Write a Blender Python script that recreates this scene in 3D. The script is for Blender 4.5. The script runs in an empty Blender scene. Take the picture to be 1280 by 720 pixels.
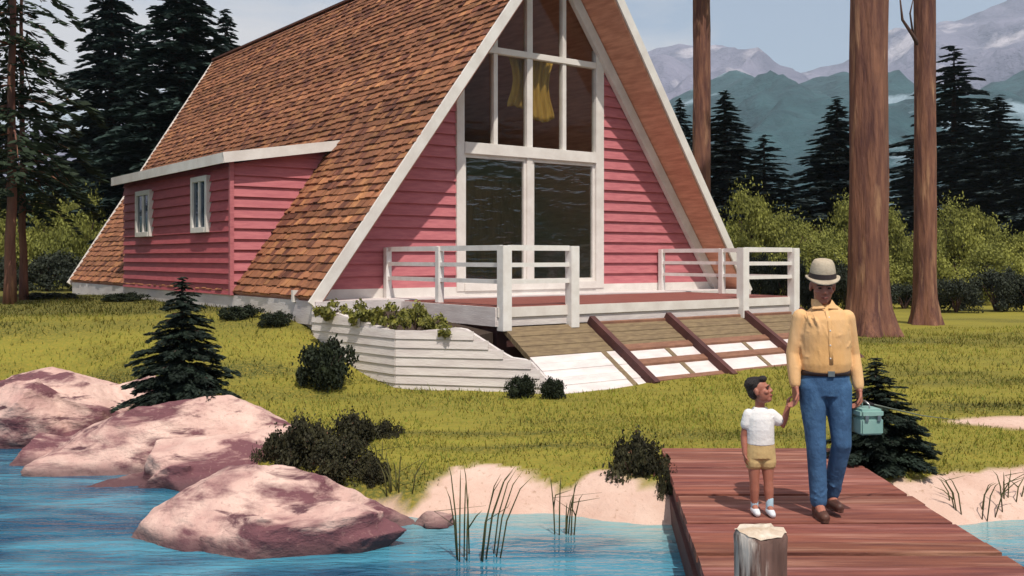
import bpy, bmesh, math, random
import numpy as np
from mathutils import Vector, Matrix
from mathutils import noise as mnoise

sc = bpy.context.scene
COL = sc.collection
R = math.radians
random.seed(7)

# ------------------------------------------------------------------ camera
F = 1247.0; CX = 640.0; CY = 322.0; EYE = 1.8
cam = bpy.data.cameras.new('camera')
cam.sensor_width = 36.0
cam.lens = F / 1280.0 * 36.0
cam.shift_y = -38.0 / 1280.0
cam.clip_start = 0.05
cam.clip_end = 20000
camo = bpy.data.objects.new('camera', cam); COL.objects.link(camo)
camo.location = (0, 0, EYE); camo.rotation_euler = (R(90), 0, 0)
sc.camera = camo

def at(px, py, Y):
    """world point that stands Y metres in front of the eye"""
    return Vector(((px - CX) / F * Y, Y, EYE + (CY - py) / F * Y))

# ------------------------------------------------------------------ materials
def lin(c):
    return tuple((x / 12.92 if x <= .04045 else ((x + .055) / 1.055) ** 2.4) for x in c)
def rgb(r, g, b):
    return lin((r / 255, g / 255, b / 255))

def pmat(name, c1, c2=None, scale=4.0, rough=.7, bump=0.0, bscale=None, stretch=(1, 1, 1), spec=.3, tint=False,
         detail=6.0, lo=.35, hi=.65, metal=0.0, coords='Object', c3=None, scale3=1.0, lo3=.5, hi3=.6, sss=0.0, trans=0.0, bdist=.02):
    m = bpy.data.materials.new(name); m.use_nodes = True
    nt = m.node_tree; N = nt.nodes; L = nt.links
    b = N['Principled BSDF']; b.inputs['Roughness'].default_value = rough
    b.inputs['Specular IOR Level'].default_value = spec
    b.inputs['Metallic'].default_value = metal
    tc = N.new('ShaderNodeTexCoord'); mp = N.new('ShaderNodeMapping'); mp.inputs['Scale'].default_value = stretch
    L.new(tc.outputs[coords], mp.inputs['Vector'])
    out = None
    def noise(s, d=detail):
        n = N.new('ShaderNodeTexNoise'); n.inputs['Scale'].default_value = s; n.inputs['Detail'].default_value = d
        n.inputs['Roughness'].default_value = .6
        L.new(mp.outputs[0], n.inputs['Vector']); return n
    def mixc(fac, a, bb):
        mx = N.new('ShaderNodeMix'); mx.data_type = 'RGBA'
        if isinstance(fac, float): mx.inputs[0].default_value = fac
        else: L.new(fac, mx.inputs[0])
        for sock, v in ((mx.inputs[6], a), (mx.inputs[7], bb)):
            if isinstance(v, tuple): sock.default_value = (*v[:3], 1)
            else: L.new(v, sock)
        return mx
    if c2 is None: c2 = tuple(x * .8 for x in c1)
    n1 = noise(scale); rp = N.new('ShaderNodeMapRange'); rp.inputs[1].default_value = lo; rp.inputs[2].default_value = hi
    L.new(n1.outputs['Fac'], rp.inputs[0])
    mx = mixc(rp.outputs[0], c1, c2); out = mx.outputs[2]
    if c3 is not None:
        n3 = noise(scale3, 8); r3 = N.new('ShaderNodeMapRange'); r3.inputs[1].default_value = lo3; r3.inputs[2].default_value = hi3
        L.new(n3.outputs['Fac'], r3.inputs[0]); mx = mixc(r3.outputs[0], out, c3); out = mx.outputs[2]
    if tint:
        at_ = N.new('ShaderNodeAttribute'); at_.attribute_name = 'tint'
        mm = N.new('ShaderNodeMix'); mm.data_type = 'RGBA'; mm.blend_type = 'MULTIPLY'; mm.inputs[0].default_value = 1
        L.new(out, mm.inputs[6]); L.new(at_.outputs['Color'], mm.inputs[7]); out = mm.outputs[2]
    L.new(out, b.inputs['Base Color'])
    if bump:
        nb = noise(bscale or scale * 3, 8); bp = N.new('ShaderNodeBump'); bp.inputs['Strength'].default_value = bump; bp.inputs['Distance'].default_value = bdist
        L.new(nb.outputs['Fac'], bp.inputs['Height']); L.new(bp.outputs[0], b.inputs['Normal'])
    if trans:
        tr = N.new('ShaderNodeBsdfTranslucent'); L.new(out, tr.inputs['Color'])
        ms = N.new('ShaderNodeMixShader'); ms.inputs[0].default_value = trans
        L.new(b.outputs[0], ms.inputs[1]); L.new(tr.outputs[0], ms.inputs[2])
        L.new(ms.outputs[0], N['Material Output'].inputs['Surface'])
    if sss:
        b.inputs['Subsurface Weight'].default_value = sss; b.inputs['Subsurface Radius'].default_value = (.02, .008, .005)
        b.inputs['Subsurface Scale'].default_value = .3
    return m

M = {}
M['white'] = pmat('white_paint', (.78, .74, .70), (.66, .61, .57), 3, .55, .15, 40)
M['white_rail'] = pmat('white_rail_paint', (.80, .77, .75), (.70, .66, .63), 6, .5, .1, 40)
M['white_wood'] = pmat('white_boards', (.74, .68, .66), (.60, .53, .52), 2.5, .6, .3, 14, (1, 1, 6))
M['pink'] = pmat('rose_red_siding', (.53, .175, .19), (.42, .125, .145), 3.0, .65, .25, 16, (1, 1, 7))
M['pink_shade'] = pmat('rose_red_shaded_siding', (.46, .105, .12), (.36, .075, .09), 3.0, .65, .25, 16, (1, 1, 7))  # darker copy of the siding: shade painted into the dormer's side wall
M['shingle'] = pmat('wood_shingles', (.40, .165, .080), (.27, .108, .058), 6, .85, .4, 30, (1, 1, 1), tint=True)
M['soffit'] = pmat('stained_soffit_boards', (.72, .36, .24), (.52, .23, .15), 3, .6, .2, 12, (8, .6, 1))
M['wood_in'] = pmat('interior_wood', (.34, .15, .08), (.22, .09, .05), 2, .6, 0, None, (6, 1, 1))
M['roof_core'] = pmat('roof_sheathing', (.14, .06, .04), (.10, .04, .03), 3, .9)
M['deck'] = pmat('red_brown_deck', (.27, .09, .07), (.19, .06, .05), 4, .7, .3, 18, (1, 8, 1))
M['dock'] = pmat('red_brown_dock_wood', (.27, .092, .060), (.135, .043, .036), 2.2, .75, .5, 10, (.55, 7, 3), tint=True, c3=(.46, .23, .17), scale3=1.3, lo3=.50, hi3=.74)
M['dark_wood'] = pmat('dark_stained_wood', (.115, .045, .04), (.07, .03, .03), 3, .8, .4, 14, (1, 1, 1))
M['tread'] = pmat('brown_tread_wood', (.27, .135, .085), (.19, .09, .06), 3, .75, .3, 14, (2, 8, 1))
M['tan'] = pmat('tan_strip_and_shade_boards', (.235, .170, .095), (.155, .108, .065), 3, .8, .3, 12, (2, 9, 2))  # the deck's shade painted as a tan board colour; also colours the strips
M['foundation'] = pmat('white_foundation', (.72, .67, .66), (.56, .50, .50), 1.2, .8, .3, 10, (1, 1, 4))
M['trunk'] = pmat('red_brown_bark', (.27, .125, .08), (.105, .045, .04), 3.2, .9, 1.0, 6, (2.2, 2.2, .28), bdist=.07, c3=(.40, .22, .13), scale3=2.0, lo3=.56, hi3=.68)
M['bark'] = pmat('dark_bark', (.10, .055, .045), (.05, .028, .025), 4, .9, .8, 9, (2, 2, .4))
M['fir'] = pmat('fir_needles', (.030, .052, .042), (.018, .034, .032), 1.2, .75, 0, spec=.2, tint=True, trans=.15)
M['fir_far'] = pmat('far_fir_needles', (.034, .050, .050), (.022, .034, .038), 1.2, .75, 0, spec=.2, tint=True, trans=.15)
M['pine'] = pmat('pine_needles', (.035, .055, .028), (.025, .038, .022), 1.5, .7, 0, spec=.2, tint=True, trans=.2)
M['spruce'] = pmat('young_spruce_needles', (.022, .036, .024), (.015, .024, .018), 3, .7, 0, spec=.25, tint=True, trans=.15)
M['bush_y'] = pmat('yellow_green_leaves', (.27, .27, .06), (.17, .185, .045), .6, .7, 0, spec=.2, tint=True, trans=.25)
M['bush_d'] = pmat('dark_hedge_leaves', (.035, .042, .024), (.022, .028, .02), 1.2, .7, 0, spec=.25, tint=True, trans=.15)
M['bush_p'] = pmat('dark_shrub_leaves', (.050, .048, .022), (.030, .028, .018), 4, .7, 0, spec=.15, tint=True, trans=.15, c3=(.30, .13, .08), scale3=9, lo3=.66, hi3=.70)
M['bush_k'] = pmat('dark_foundation_shrub_leaves', (.026, .034, .016), (.016, .022, .014), 4, .7, 0, spec=.15, tint=True, trans=.1)
M['planter_leaf'] = pmat('planter_leaves', (.27, .25, .05), (.10, .11, .025), 5, .55, 0, spec=.35, tint=True, trans=.25)
M['reed'] = pmat('reed_stems', (.11, .105, .035), (.05, .05, .02), 3, .6, 0)
def rock_mat():
    m = bpy.data.materials.new('rose_granite'); m.use_nodes = True
    nt = m.node_tree; N = nt.nodes; L = nt.links; b = N['Principled BSDF']; b.inputs['Roughness'].default_value = .85; b.inputs['Specular IOR Level'].default_value = .2
    tc = N.new('ShaderNodeTexCoord')
    def noise(s, st=(1, 1, 1), d=7, dist=0., rot=(0, 0, 0)):
        mp = N.new('ShaderNodeMapping'); mp.inputs['Scale'].default_value = st; mp.inputs['Rotation'].default_value = rot; L.new(tc.outputs['Object'], mp.inputs[0])
        n = N.new('ShaderNodeTexNoise'); n.inputs['Scale'].default_value = s; n.inputs['Detail'].default_value = d; n.inputs['Distortion'].default_value = dist; n.inputs['Roughness'].default_value = .62
        L.new(mp.outputs[0], n.inputs['Vector']); return n.outputs['Fac']
    def rng(v, lo, hi, a=0., c=1.):
        r = N.new('ShaderNodeMapRange'); r.inputs[1].default_value = lo; r.inputs[2].default_value = hi; r.inputs[3].default_value = a; r.inputs[4].default_value = c; L.new(v, r.inputs[0]); return r.outputs[0]
    def mix(f, a, c):
        x = N.new('ShaderNodeMix'); x.data_type = 'RGBA'; L.new(f, x.inputs[0])
        for s, v in ((x.inputs[6], a), (x.inputs[7], c)):
            if isinstance(v, tuple): s.default_value = (*v, 1)
            else: L.new(v, s)
        return x.outputs[2]
    c = mix(rng(noise(2.0), .35, .65), (.70, .50, .43), (.50, .30, .27))
    c = mix(rng(noise(1.1, (.8, 1, 2.6), 9, .5, (.2, .5, .3)), .47, .55), c, (.165, .070, .082))
    c = mix(rng(noise(2.6, (.7, .7, 2.6), 8, .5, (-.2, -.6, .2)), .60, .66), c, (.12, .055, .065))
    c = mix(rng(noise(26, (1, 1, 1), 4), .58, .8), c, (.34, .20, .18))
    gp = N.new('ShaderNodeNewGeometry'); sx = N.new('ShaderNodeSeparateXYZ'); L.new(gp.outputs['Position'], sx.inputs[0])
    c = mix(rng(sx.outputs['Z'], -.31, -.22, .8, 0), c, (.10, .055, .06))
    L.new(c, b.inputs['Base Color'])
    bp = N.new('ShaderNodeBump'); bp.inputs['Strength'].default_value = .9; bp.inputs['Distance'].default_value = .05
    L.new(noise(5, (1, 1, 1.8), 9), bp.inputs['Height']); L.new(bp.outputs[0], b.inputs['Normal'])
    return m
M['rock'] = rock_mat()
M['skin'] = pmat('skin', (.40, .16, .11), (.33, .125, .085), 8, .5, 0, spec=.35, sss=.15)
M['skin_boy'] = pmat('skin_child', (.40, .16, .11), (.34, .13, .09), 8, .5, 0, spec=.35, sss=.15)
M['shirt'] = pmat('apricot_cotton', (.74, .43, .18), (.66, .36, .13), 6, .85, .7, 9, (1, 1, .45), c3=(.80, .52, .30), scale3=3, lo3=.40, hi3=.75, bdist=.022)
M['jeans'] = pmat('blue_denim', (.055, .135, .27), (.035, .085, .18), 7, .85, .8, 9, (1, 1, .7), bdist=.03, c3=(.10, .22, .38), scale3=4, lo3=.55, hi3=.7)
M['belt'] = pmat('dark_leather', (.04, .025, .025), None, 8, .5)
M['boot'] = pmat('brown_boot_leather', (.11, .05, .035), (.07, .03, .025), 9, .5)
M['hat'] = pmat('tan_grey_felt', (.50, .42, .32), (.38, .31, .23), 12, .9, .3, 60)
M['band'] = pmat('dark_ribbon', (.05, .035, .035), None, 8, .6)
M['tee'] = pmat('white_tee_cotton', (.80, .78, .76), (.72, .71, .72), 8, .85, .5, 14)
M['shorts'] = pmat('tan_shorts_cotton', (.58, .42, .20), (.50, .35, .16), 8, .85, .4, 18)
M['hair'] = pmat('dark_hair', (.025, .018, .018), (.015, .012, .012), 30, .5, .6, 60, (3, 3, 1))
M['sneaker'] = pmat('white_canvas', (.75, .76, .78), (.62, .66, .72), 10, .7)
M['sock'] = pmat('pale_blue_sock', (.45, .62, .72), (.38, .54, .66), 10, .8)
M['eye'] = pmat('eye_dark', (.02, .015, .012), None, 8, .2, spec=.5)
M['lip'] = pmat('lips', (.22, .06, .05), None, 8, .45)
M['teal'] = pmat('teal_enamel', (.27, .44, .40), (.20, .36, .33), 5, .4, .05, 20)
M['steel'] = pmat('brushed_steel', (.45, .46, .46), (.35, .36, .36), 10, .35, metal=.9)
M['rod'] = pmat('grey_green_rod', (.12, .15, .12), None, 10, .4)
M['curtain'] = pmat('golden_curtain', (.66, .43, .09), (.50, .30, .05), 3, .85, .3, 10, (6, 6, .8), trans=.35)
M['post'] = pmat('weathered_post', (.20, .12, .10), (.06, .035, .03), 4, .85, .9, 9, (3, 3, .35), c3=(.66, .58, .52), scale3=2.6, lo3=.50, hi3=.60)
M['post_top'] = pmat('whitened_end_grain', (.74, .66, .56), (.50, .38, .28), 9, .85, .9, 24)
M['soil'] = pmat('planter_soil', (.06, .04, .03), None, 8, .95, .5, 20)
M['curb'] = pmat('concrete_apron', (.72, .66, .64), (.60, .53, .52), 2.4, .8, .25, 12)

def glass_mat(name, f0, wave):
    m = bpy.data.materials.new(name); m.use_nodes = True
    nt = m.node_tree; N = nt.nodes; L = nt.links; N.remove(N['Principled BSDF'])
    g = N.new('ShaderNodeBsdfGlossy'); g.inputs['Roughness'].default_value = .02; g.inputs['Color'].default_value = (.9, .95, .95, 1)
    t = N.new('ShaderNodeBsdfTransparent'); t.inputs['Color'].default_value = (.90, .90, .88, 1)
    lw = N.new('ShaderNodeLayerWeight'); pw = N.new('ShaderNodeMath'); pw.operation = 'POWER'; pw.inputs[1].default_value = 5; L.new(lw.outputs['Facing'], pw.inputs[0])
    fr = N.new('ShaderNodeMath'); fr.operation = 'MULTIPLY_ADD'; fr.inputs[1].default_value = 1 - f0; fr.inputs[2].default_value = f0; L.new(pw.outputs[0], fr.inputs[0])
    tc = N.new('ShaderNodeTexCoord'); mp = N.new('ShaderNodeMapping'); mp.inputs['Scale'].default_value = (.9, .9, 3.4)
    n = N.new('ShaderNodeTexNoise'); n.inputs['Scale'].default_value = 1.7; n.inputs['Detail'].default_value = 3
    bp = N.new('ShaderNodeBump'); bp.inputs['Strength'].default_value = wave; bp.inputs['Distance'].default_value = .05
    L.new(tc.outputs['Object'], mp.inputs[0]); L.new(mp.outputs[0], n.inputs['Vector']); L.new(n.outputs['Fac'], bp.inputs['Height'])
    L.new(bp.outputs[0], g.inputs['Normal'])
    ms = N.new('ShaderNodeMixShader'); L.new(fr.outputs[0], ms.inputs[0]); L.new(t.outputs[0], ms.inputs[1]); L.new(g.outputs[0], ms.inputs[2])
    L.new(ms.outputs[0], N['Material Output'].inputs['Surface'])
    return m
M['glass'] = glass_mat('loft_glass', .012, .05)
M['glass_door'] = glass_mat('door_glass', .075, .30)


# ------------------------------------------------------------------ mesh helpers
def tag(o, label=None, cat=None, group=None, kind=None):
    if label: o['label'] = label
    if cat: o['category'] = cat
    if group: o['group'] = group
    if kind: o['kind'] = kind
    return o

def empty(name, loc=(0, 0, 0), rz=0, label=None, cat=None, group=None):
    o = bpy.data.objects.new(name, None); COL.objects.link(o)
    o.location = loc; o.rotation_euler = (0, 0, rz); o.empty_display_size = .2
    return tag(o, label, cat, group)

def link(name, me, mat, parent=None, smooth=False):
    o = bpy.data.objects.new(name, me); COL.objects.link(o)
    for m in (mat if isinstance(mat, (list, tuple)) else [mat]): me.materials.append(m)
    if parent is not None: o.parent = parent
    if smooth:
        me.polygons.foreach_set('use_smooth', [True] * len(me.polygons))
    return o

def recenter(o):
    """put a parentless mesh's origin at its base centre"""
    me = o.data; n = len(me.vertices); a = np.empty(n * 3, np.float32); me.vertices.foreach_get('co', a); a = a.reshape(-1, 3)
    c = (a.max(0) + a.min(0)) / 2; c[2] = a[:, 2].min(); a -= c; me.vertices.foreach_set('co', a.ravel()); me.update()
    o.location = Vector(c) + o.location; return o

class MB:
    def __init__(s): s.v = []; s.f = []; s.t = []; s.cur = None
    def add(s, vs, fs):
        k = len(s.v); s.v += [tuple(p) for p in vs]; s.f += [tuple(i + k for i in f) for f in fs]
        if s.cur is not None: s.t += [s.cur] * len(fs)
    def hexa(s, p):      # p: 8 points, bottom ring 0-3, top ring 4-7
        s.add(p, [(3, 2, 1, 0), (4, 5, 6, 7), (0, 1, 5, 4), (1, 2, 6, 5), (2, 3, 7, 6), (3, 0, 4, 7)])
    def box(s, x0, x1, y0, y1, z0, z1):
        s.hexa([(x0, y0, z0), (x1, y0, z0), (x1, y1, z0), (x0, y1, z0), (x0, y0, z1), (x1, y0, z1), (x1, y1, z1), (x0, y1, z1)])
    def bar(s, a, b, w, h, up=(0, 0, 1)):
        a = Vector(a); b = Vector(b); d = (b - a).normalized(); u = Vector(up)
        sd = d.cross(u).normalized() * w / 2; u2 = sd.cross(d).normalized() * h / 2
        s.hexa([a - sd - u2, a + sd - u2, b + sd - u2, b - sd - u2, a - sd + u2, a + sd + u2, b + sd + u2, b - sd + u2])
    def prism(s, pts, d):
        """polygon of 3D points pushed along d"""
        n = len(pts); d = Vector(d); a = [Vector(p) for p in pts]; b = [p + d for p in a]
        s.add(a + b, [tuple(range(n - 1, -1, -1)), tuple(range(n, 2 * n))] + [(i, (i + 1) % n, n + (i + 1) % n, n + i) for i in range(n)])
    def tube(s, path, radii, n=12, caps=True, sq=None):
        path = [Vector(p) for p in path]; rings = []; prev = None
        for i, p in enumerate(path):
            d = (path[min(i + 1, len(path) - 1)] - path[max(i - 1, 0)]).normalized()
            if prev is None:
                ref = Vector((1, 0, 0)) if abs(d.x) < .8 else Vector((0, 1, 0))
                x = (ref - d * ref.dot(d)).normalized()
            else: x = (prev - d * prev.dot(d)).normalized()
            prev = x; y = d.cross(x); r = radii[i]
            rx, ry = (r if isinstance(r, (tuple, list)) else (r, r))
            rings.append([p + x * math.cos(2 * math.pi * k / n) * rx + y * math.sin(2 * math.pi * k / n) * ry for k in range(n)])
        vs = [q for r_ in rings for q in r_]; fs = []
        for i in range(len(rings) - 1):
            for k in range(n):
                fs.append((i * n + k, i * n + (k + 1) % n, (i + 1) * n + (k + 1) % n, (i + 1) * n + k))
        if caps:
            fs.append(tuple(range(n - 1, -1, -1))); fs.append(tuple(range((len(rings) - 1) * n, len(rings) * n)))
        s.add(vs, fs)
    def rtube(s, pts, n=12):
        """rounded limb: [(point, radius)...] with hemispherical ends"""
        P = [Vector(p) for p, r in pts]; r = [q for p, q in pts]
        d0 = (P[1] - P[0]).normalized(); d1 = (P[-1] - P[-2]).normalized()
        path = []; rad = []
        for a in (80, 55, 28): path.append(P[0] - d0 * r[0] * math.sin(R(a))); rad.append(r[0] * math.cos(R(a)))
        path += P; rad += r
        for a in (28, 55, 80): path.append(P[-1] + d1 * r[-1] * math.sin(R(a))); rad.append(r[-1] * math.cos(R(a)))
        s.tube(path, rad, n)
    def ell(s, c, rad, rot=None, nu=16, nv=10):
        c = Vector(c); vs = []; fs = []
        Rm = rot.to_matrix() if rot is not None else Matrix.Identity(3)
        for i in range(1, nv):
            th = math.pi * i / nv
            for k in range(nu):
                ph = 2 * math.pi * k / nu
                vs.append(c + Rm @ Vector((rad[0] * math.sin(th) * math.cos(ph), rad[1] * math.sin(th) * math.sin(ph), rad[2] * math.cos(th))))
        top = len(vs); vs.append(c + Rm @ Vector((0, 0, rad[2]))); bot = len(vs); vs.append(c - Rm @ Vector((0, 0, rad[2])))
        for i in range(nv - 2):
            for k in range(nu): fs.append((i * nu + k, (i + 1) * nu + k, (i + 1) * nu + (k + 1) % nu, i * nu + (k + 1) % nu))
        for k in range(nu):
            fs.append((top, k, (k + 1) % nu)); fs.append((bot, (nv - 2) * nu + (k + 1) % nu, (nv - 2) * nu + k))
        s.add(vs, fs)
    def mesh(s, name):
        me = bpy.data.meshes.new(name); me.from_pydata([tuple(p) for p in s.v], [], s.f)
        if s.t:
            a = me.attributes.new('tint', 'FLOAT_COLOR', 'FACE')
            a.data.foreach_set('color', np.array([(*c, 1) for c in s.t], np.float32).ravel())
        me.update(); return me
    def build(s, name, mat, parent=None, smooth=False, bevel=0):
        me = s.mesh(name)
        if bevel:
            bm = bmesh.new(); bm.from_mesh(me)
            bmesh.ops.bevel(bm, geom=bm.edges[:], offset=bevel, segments=2, affect='EDGES', clamp_overlap=True)
            bm.to_mesh(me); bm.free()
        return link(name, me, mat, parent, smooth)

def np_mesh(name, verts, faces, tint=None):
    """verts (n,3); faces (m,k) all the same size"""
    me = bpy.data.meshes.new(name); n = len(verts); m, k = faces.shape
    me.vertices.add(n); me.vertices.foreach_set('co', np.asarray(verts, np.float32).ravel())
    me.loops.add(m * k); me.loops.foreach_set('vertex_index', np.asarray(faces, np.int32).ravel())
    me.polygons.add(m); me.polygons.foreach_set('loop_start', np.arange(m, dtype=np.int32) * k)
    me.update(calc_edges=True)
    if tint is not None:
        a = me.attributes.new('tint', 'FLOAT_COLOR', 'FACE')
        c = np.ones((m, 4), np.float32); c[:, :3] = tint if tint.ndim == 2 else tint[:, None]
        a.data.foreach_set('color', c.ravel())
    me.validate(); return me

def copy_tree(o, parent=None):
    c = o.copy(); COL.objects.link(c)
    if parent is not None: c.parent = parent
    for ch in [x for x in CH.get(o.name, [])]: copy_tree(ch, c)
    return c
CH = {}
def remember(o):
    CH[o.name] = list(o.children)

def fused(mb, voxel, smooth=4, fac=.5):
    """many overlapping closed shapes made one continuous skin"""
    me = mb.mesh('tmp'); o = bpy.data.objects.new('tmp', me); COL.objects.link(o)
    md = o.modifiers.new('r', 'REMESH'); md.mode = 'VOXEL'; md.voxel_size = voxel; md.use_smooth_shade = True
    if smooth:
        sm = o.modifiers.new('s', 'SMOOTH'); sm.factor = fac; sm.iterations = smooth
    dg = bpy.context.evaluated_depsgraph_get(); dg.update()
    me2 = bpy.data.meshes.new_from_object(o.evaluated_get(dg)); bpy.data.objects.remove(o)
    me2.polygons.foreach_set('use_smooth', [True] * len(me2.polygons)); me2.materials.clear()
    return me2

rs = np.random.RandomState(11)

# ------------------------------------------------------------------ ground
SX = np.array([-400, -30, -12.8, -6.17, -4.92, -3.94, -3.17, -2.3, -1.5, -.79, -.27, .33, .78, 1.155, 2.2, 3.3, 3.55, 4.2, 5.8, 9, 14, 30, 400.])
SY = np.array([60, 20, 13.6, 12.5, 11.3, 10.4, 9.75, 9.1, 8.5, 8.22, 8.42, 8.38, 8.14, 8.02, 8.15, 8.0, 8.0, 8.2, 8.35, 8.6, 10, 14, 70.])
def smooth(a, b, x):
    t = np.clip((x - a) / (b - a), 0, 1); return t * t * (3 - 2 * t)
def vnoise(x, y, f, seed=0):
    return (np.sin(x * f * 1.3 + seed) * np.cos(y * f * 1.1 + seed * 1.7) + .6 * np.sin(x * f * 2.9 + y * f * 1.7 + seed * .6) + .4 * np.sin(-x * f * 4.1 + y * f * 5.3 + seed)) / 2
WATER = -.35
def shore_d(x, y): return y - np.interp(x, SX, SY)
def ground(x, y):
    x = np.asarray(x, float); y = np.asarray(y, float)
    d = shore_d(x, y) + .04 * vnoise(x, y, 3.1, 2)
    z = np.where(d < 0, np.maximum(WATER + d * .4, -1.8), np.interp(d, [0, .22, .5, 1.2, 3.2, 6], [WATER, -.2, -.09, -.04, .05, .1]))
    land = smooth(.5, 2.5, d)
    z = z + land * .025 * vnoise(x, y, .9, 1) + land * .008 * vnoise(x, y, 3.7, 5)
    mound = .80 * smooth(10.8, 16.2, y) * smooth(-1.3, -3.4, x) * land
    z = z + mound + land * smooth(14, 17, y) * smooth(-3, 1.0, x) * smooth(9, 3, x) * .1
    z = z + .06 * np.maximum(y - 34, 0) * (y < 90) + 3.36 * (y >= 90) + smooth(90, 420, y) * 16
    z = z + .10 * vnoise(x, y, .25, 3) * smooth(16, 30, y) * land
    # unseen hills added beside and behind the lake for the window glass to reflect
    r = np.sqrt(x * x + y * y)
    far = smooth(150, 420, r) * smooth(60, -60, y) * 60 + smooth(45, 140, x) * smooth(-80, 10, y) * smooth(140, 60, y) * 11
    z = np.where(far > 0, np.maximum(z, z + far), z)
    return z
def gz(x, y): return float(ground(np.array([x]), np.array([y]))[0])

def graded(parts):
    out = []
    for a, b, st in parts: out.append(np.arange(a, b, st))
    return np.concatenate(out + [[parts[-1][1]]])
gx = graded([(-3300, -1000, 500), (-1000, -200, 80), (-200, -40, 10), (-40, -9, 1), (-9, 8, .085), (8, 40, 1), (40, 200, 10), (200, 1000, 80), (1000, 3300, 500)])
gy = graded([(-600, -100, 50), (-100, 0, 10), (0, 6.4, .8), (6.4, 15, .085), (15, 30, .4), (30, 100, 2), (100, 1000, 50), (1000, 3500, 250)])
GX, GY = np.meshgrid(gx, gy); GZ = ground(GX, GY)
nx, ny = len(gx), len(gy)
idx = np.arange(nx * ny).reshape(ny, nx)
gf = np.stack([idx[:-1, :-1], idx[:-1, 1:], idx[1:, 1:], idx[1:, :-1]], -1).reshape(-1, 4)
gme = np_mesh('ground', np.stack([GX, GY, GZ], -1).reshape(-1, 3), gf)
def sand_mask(x, y):
    d = shore_d(x, y)
    e = .10 * vnoise(x, y, 5.5, 4) + .05 * vnoise(x, y, 17, 1)
    top = np.interp(x, [-1.05, -.8, -.5, -.1, .25, .45, .8, 1.15, 1.5, 2.8, 3.3, 3.9, 5, 9], [.0, .12, .62, .66, .30, .24, .72, .45, .2, .2, .50, .62, .7, .7])
    m = np.clip((top + e - d) / .07 + .5, 0, 1) * (x > -1.1) * (d > -4) * (np.abs(x) < 30)
    left = np.clip((.10 + e - d) / .07 + .5, 0, 1) * (d > -4) * (np.abs(x) < 30)
    # pale rock ledge out on the right lawn
    ex = (x - 5.9) / 1.25; ey = (y - 10.6 - (x - 5.9) * -.22) / (.36 + .10 * vnoise(x, y, 2, 2))
    p = np.clip((1 - (ex * ex + ey * ey)) * 3, 0, 1)
    return np.maximum(np.maximum(m, left), p)
a = gme.attributes.new('sand', 'FLOAT', 'POINT'); a.data.foreach_set('value', sand_mask(GX, GY).astype(np.float32).ravel())
def band(x, y):  # shadow bands across the lawn, painted as darker grass
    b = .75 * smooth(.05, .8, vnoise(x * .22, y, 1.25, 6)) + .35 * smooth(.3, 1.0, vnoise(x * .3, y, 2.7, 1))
    def shade_streak(x0, x1, yc, hw): return smooth(x0 - .7, x0 + .3, x) * smooth(x1 + .7, x1 - .3, x) * np.exp(-((y - yc - .06 * np.sin(x * 3)) / hw) ** 2)
    b = b + .9 * shade_streak(-1.3, .5, 10.25, .12) + .8 * shade_streak(-.8, 1.2, 9.65, .10) + .7 * shade_streak(4.2, 9, 13.8, .4) + .7 * shade_streak(-9, -2.2, 15.2, .5) + 1.0 * smooth(15.6, 17.0, y) * smooth(-3.5, -5, x) + .6 * shade_streak(-8, -3.2, 13.2, .22) + .6 * shade_streak(3, 16, 20.5, .9) + .4 * shade_streak(3.6, 8, 11.8, .15)
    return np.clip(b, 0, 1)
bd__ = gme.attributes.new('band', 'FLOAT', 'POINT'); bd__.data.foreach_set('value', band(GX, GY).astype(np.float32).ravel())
fa = gme.attributes.new('forest', 'FLOAT', 'POINT'); fa.data.foreach_set('value', smooth(52, 75, np.sqrt(GX ** 2 + GY ** 2)).astype(np.float32).ravel())
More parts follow.
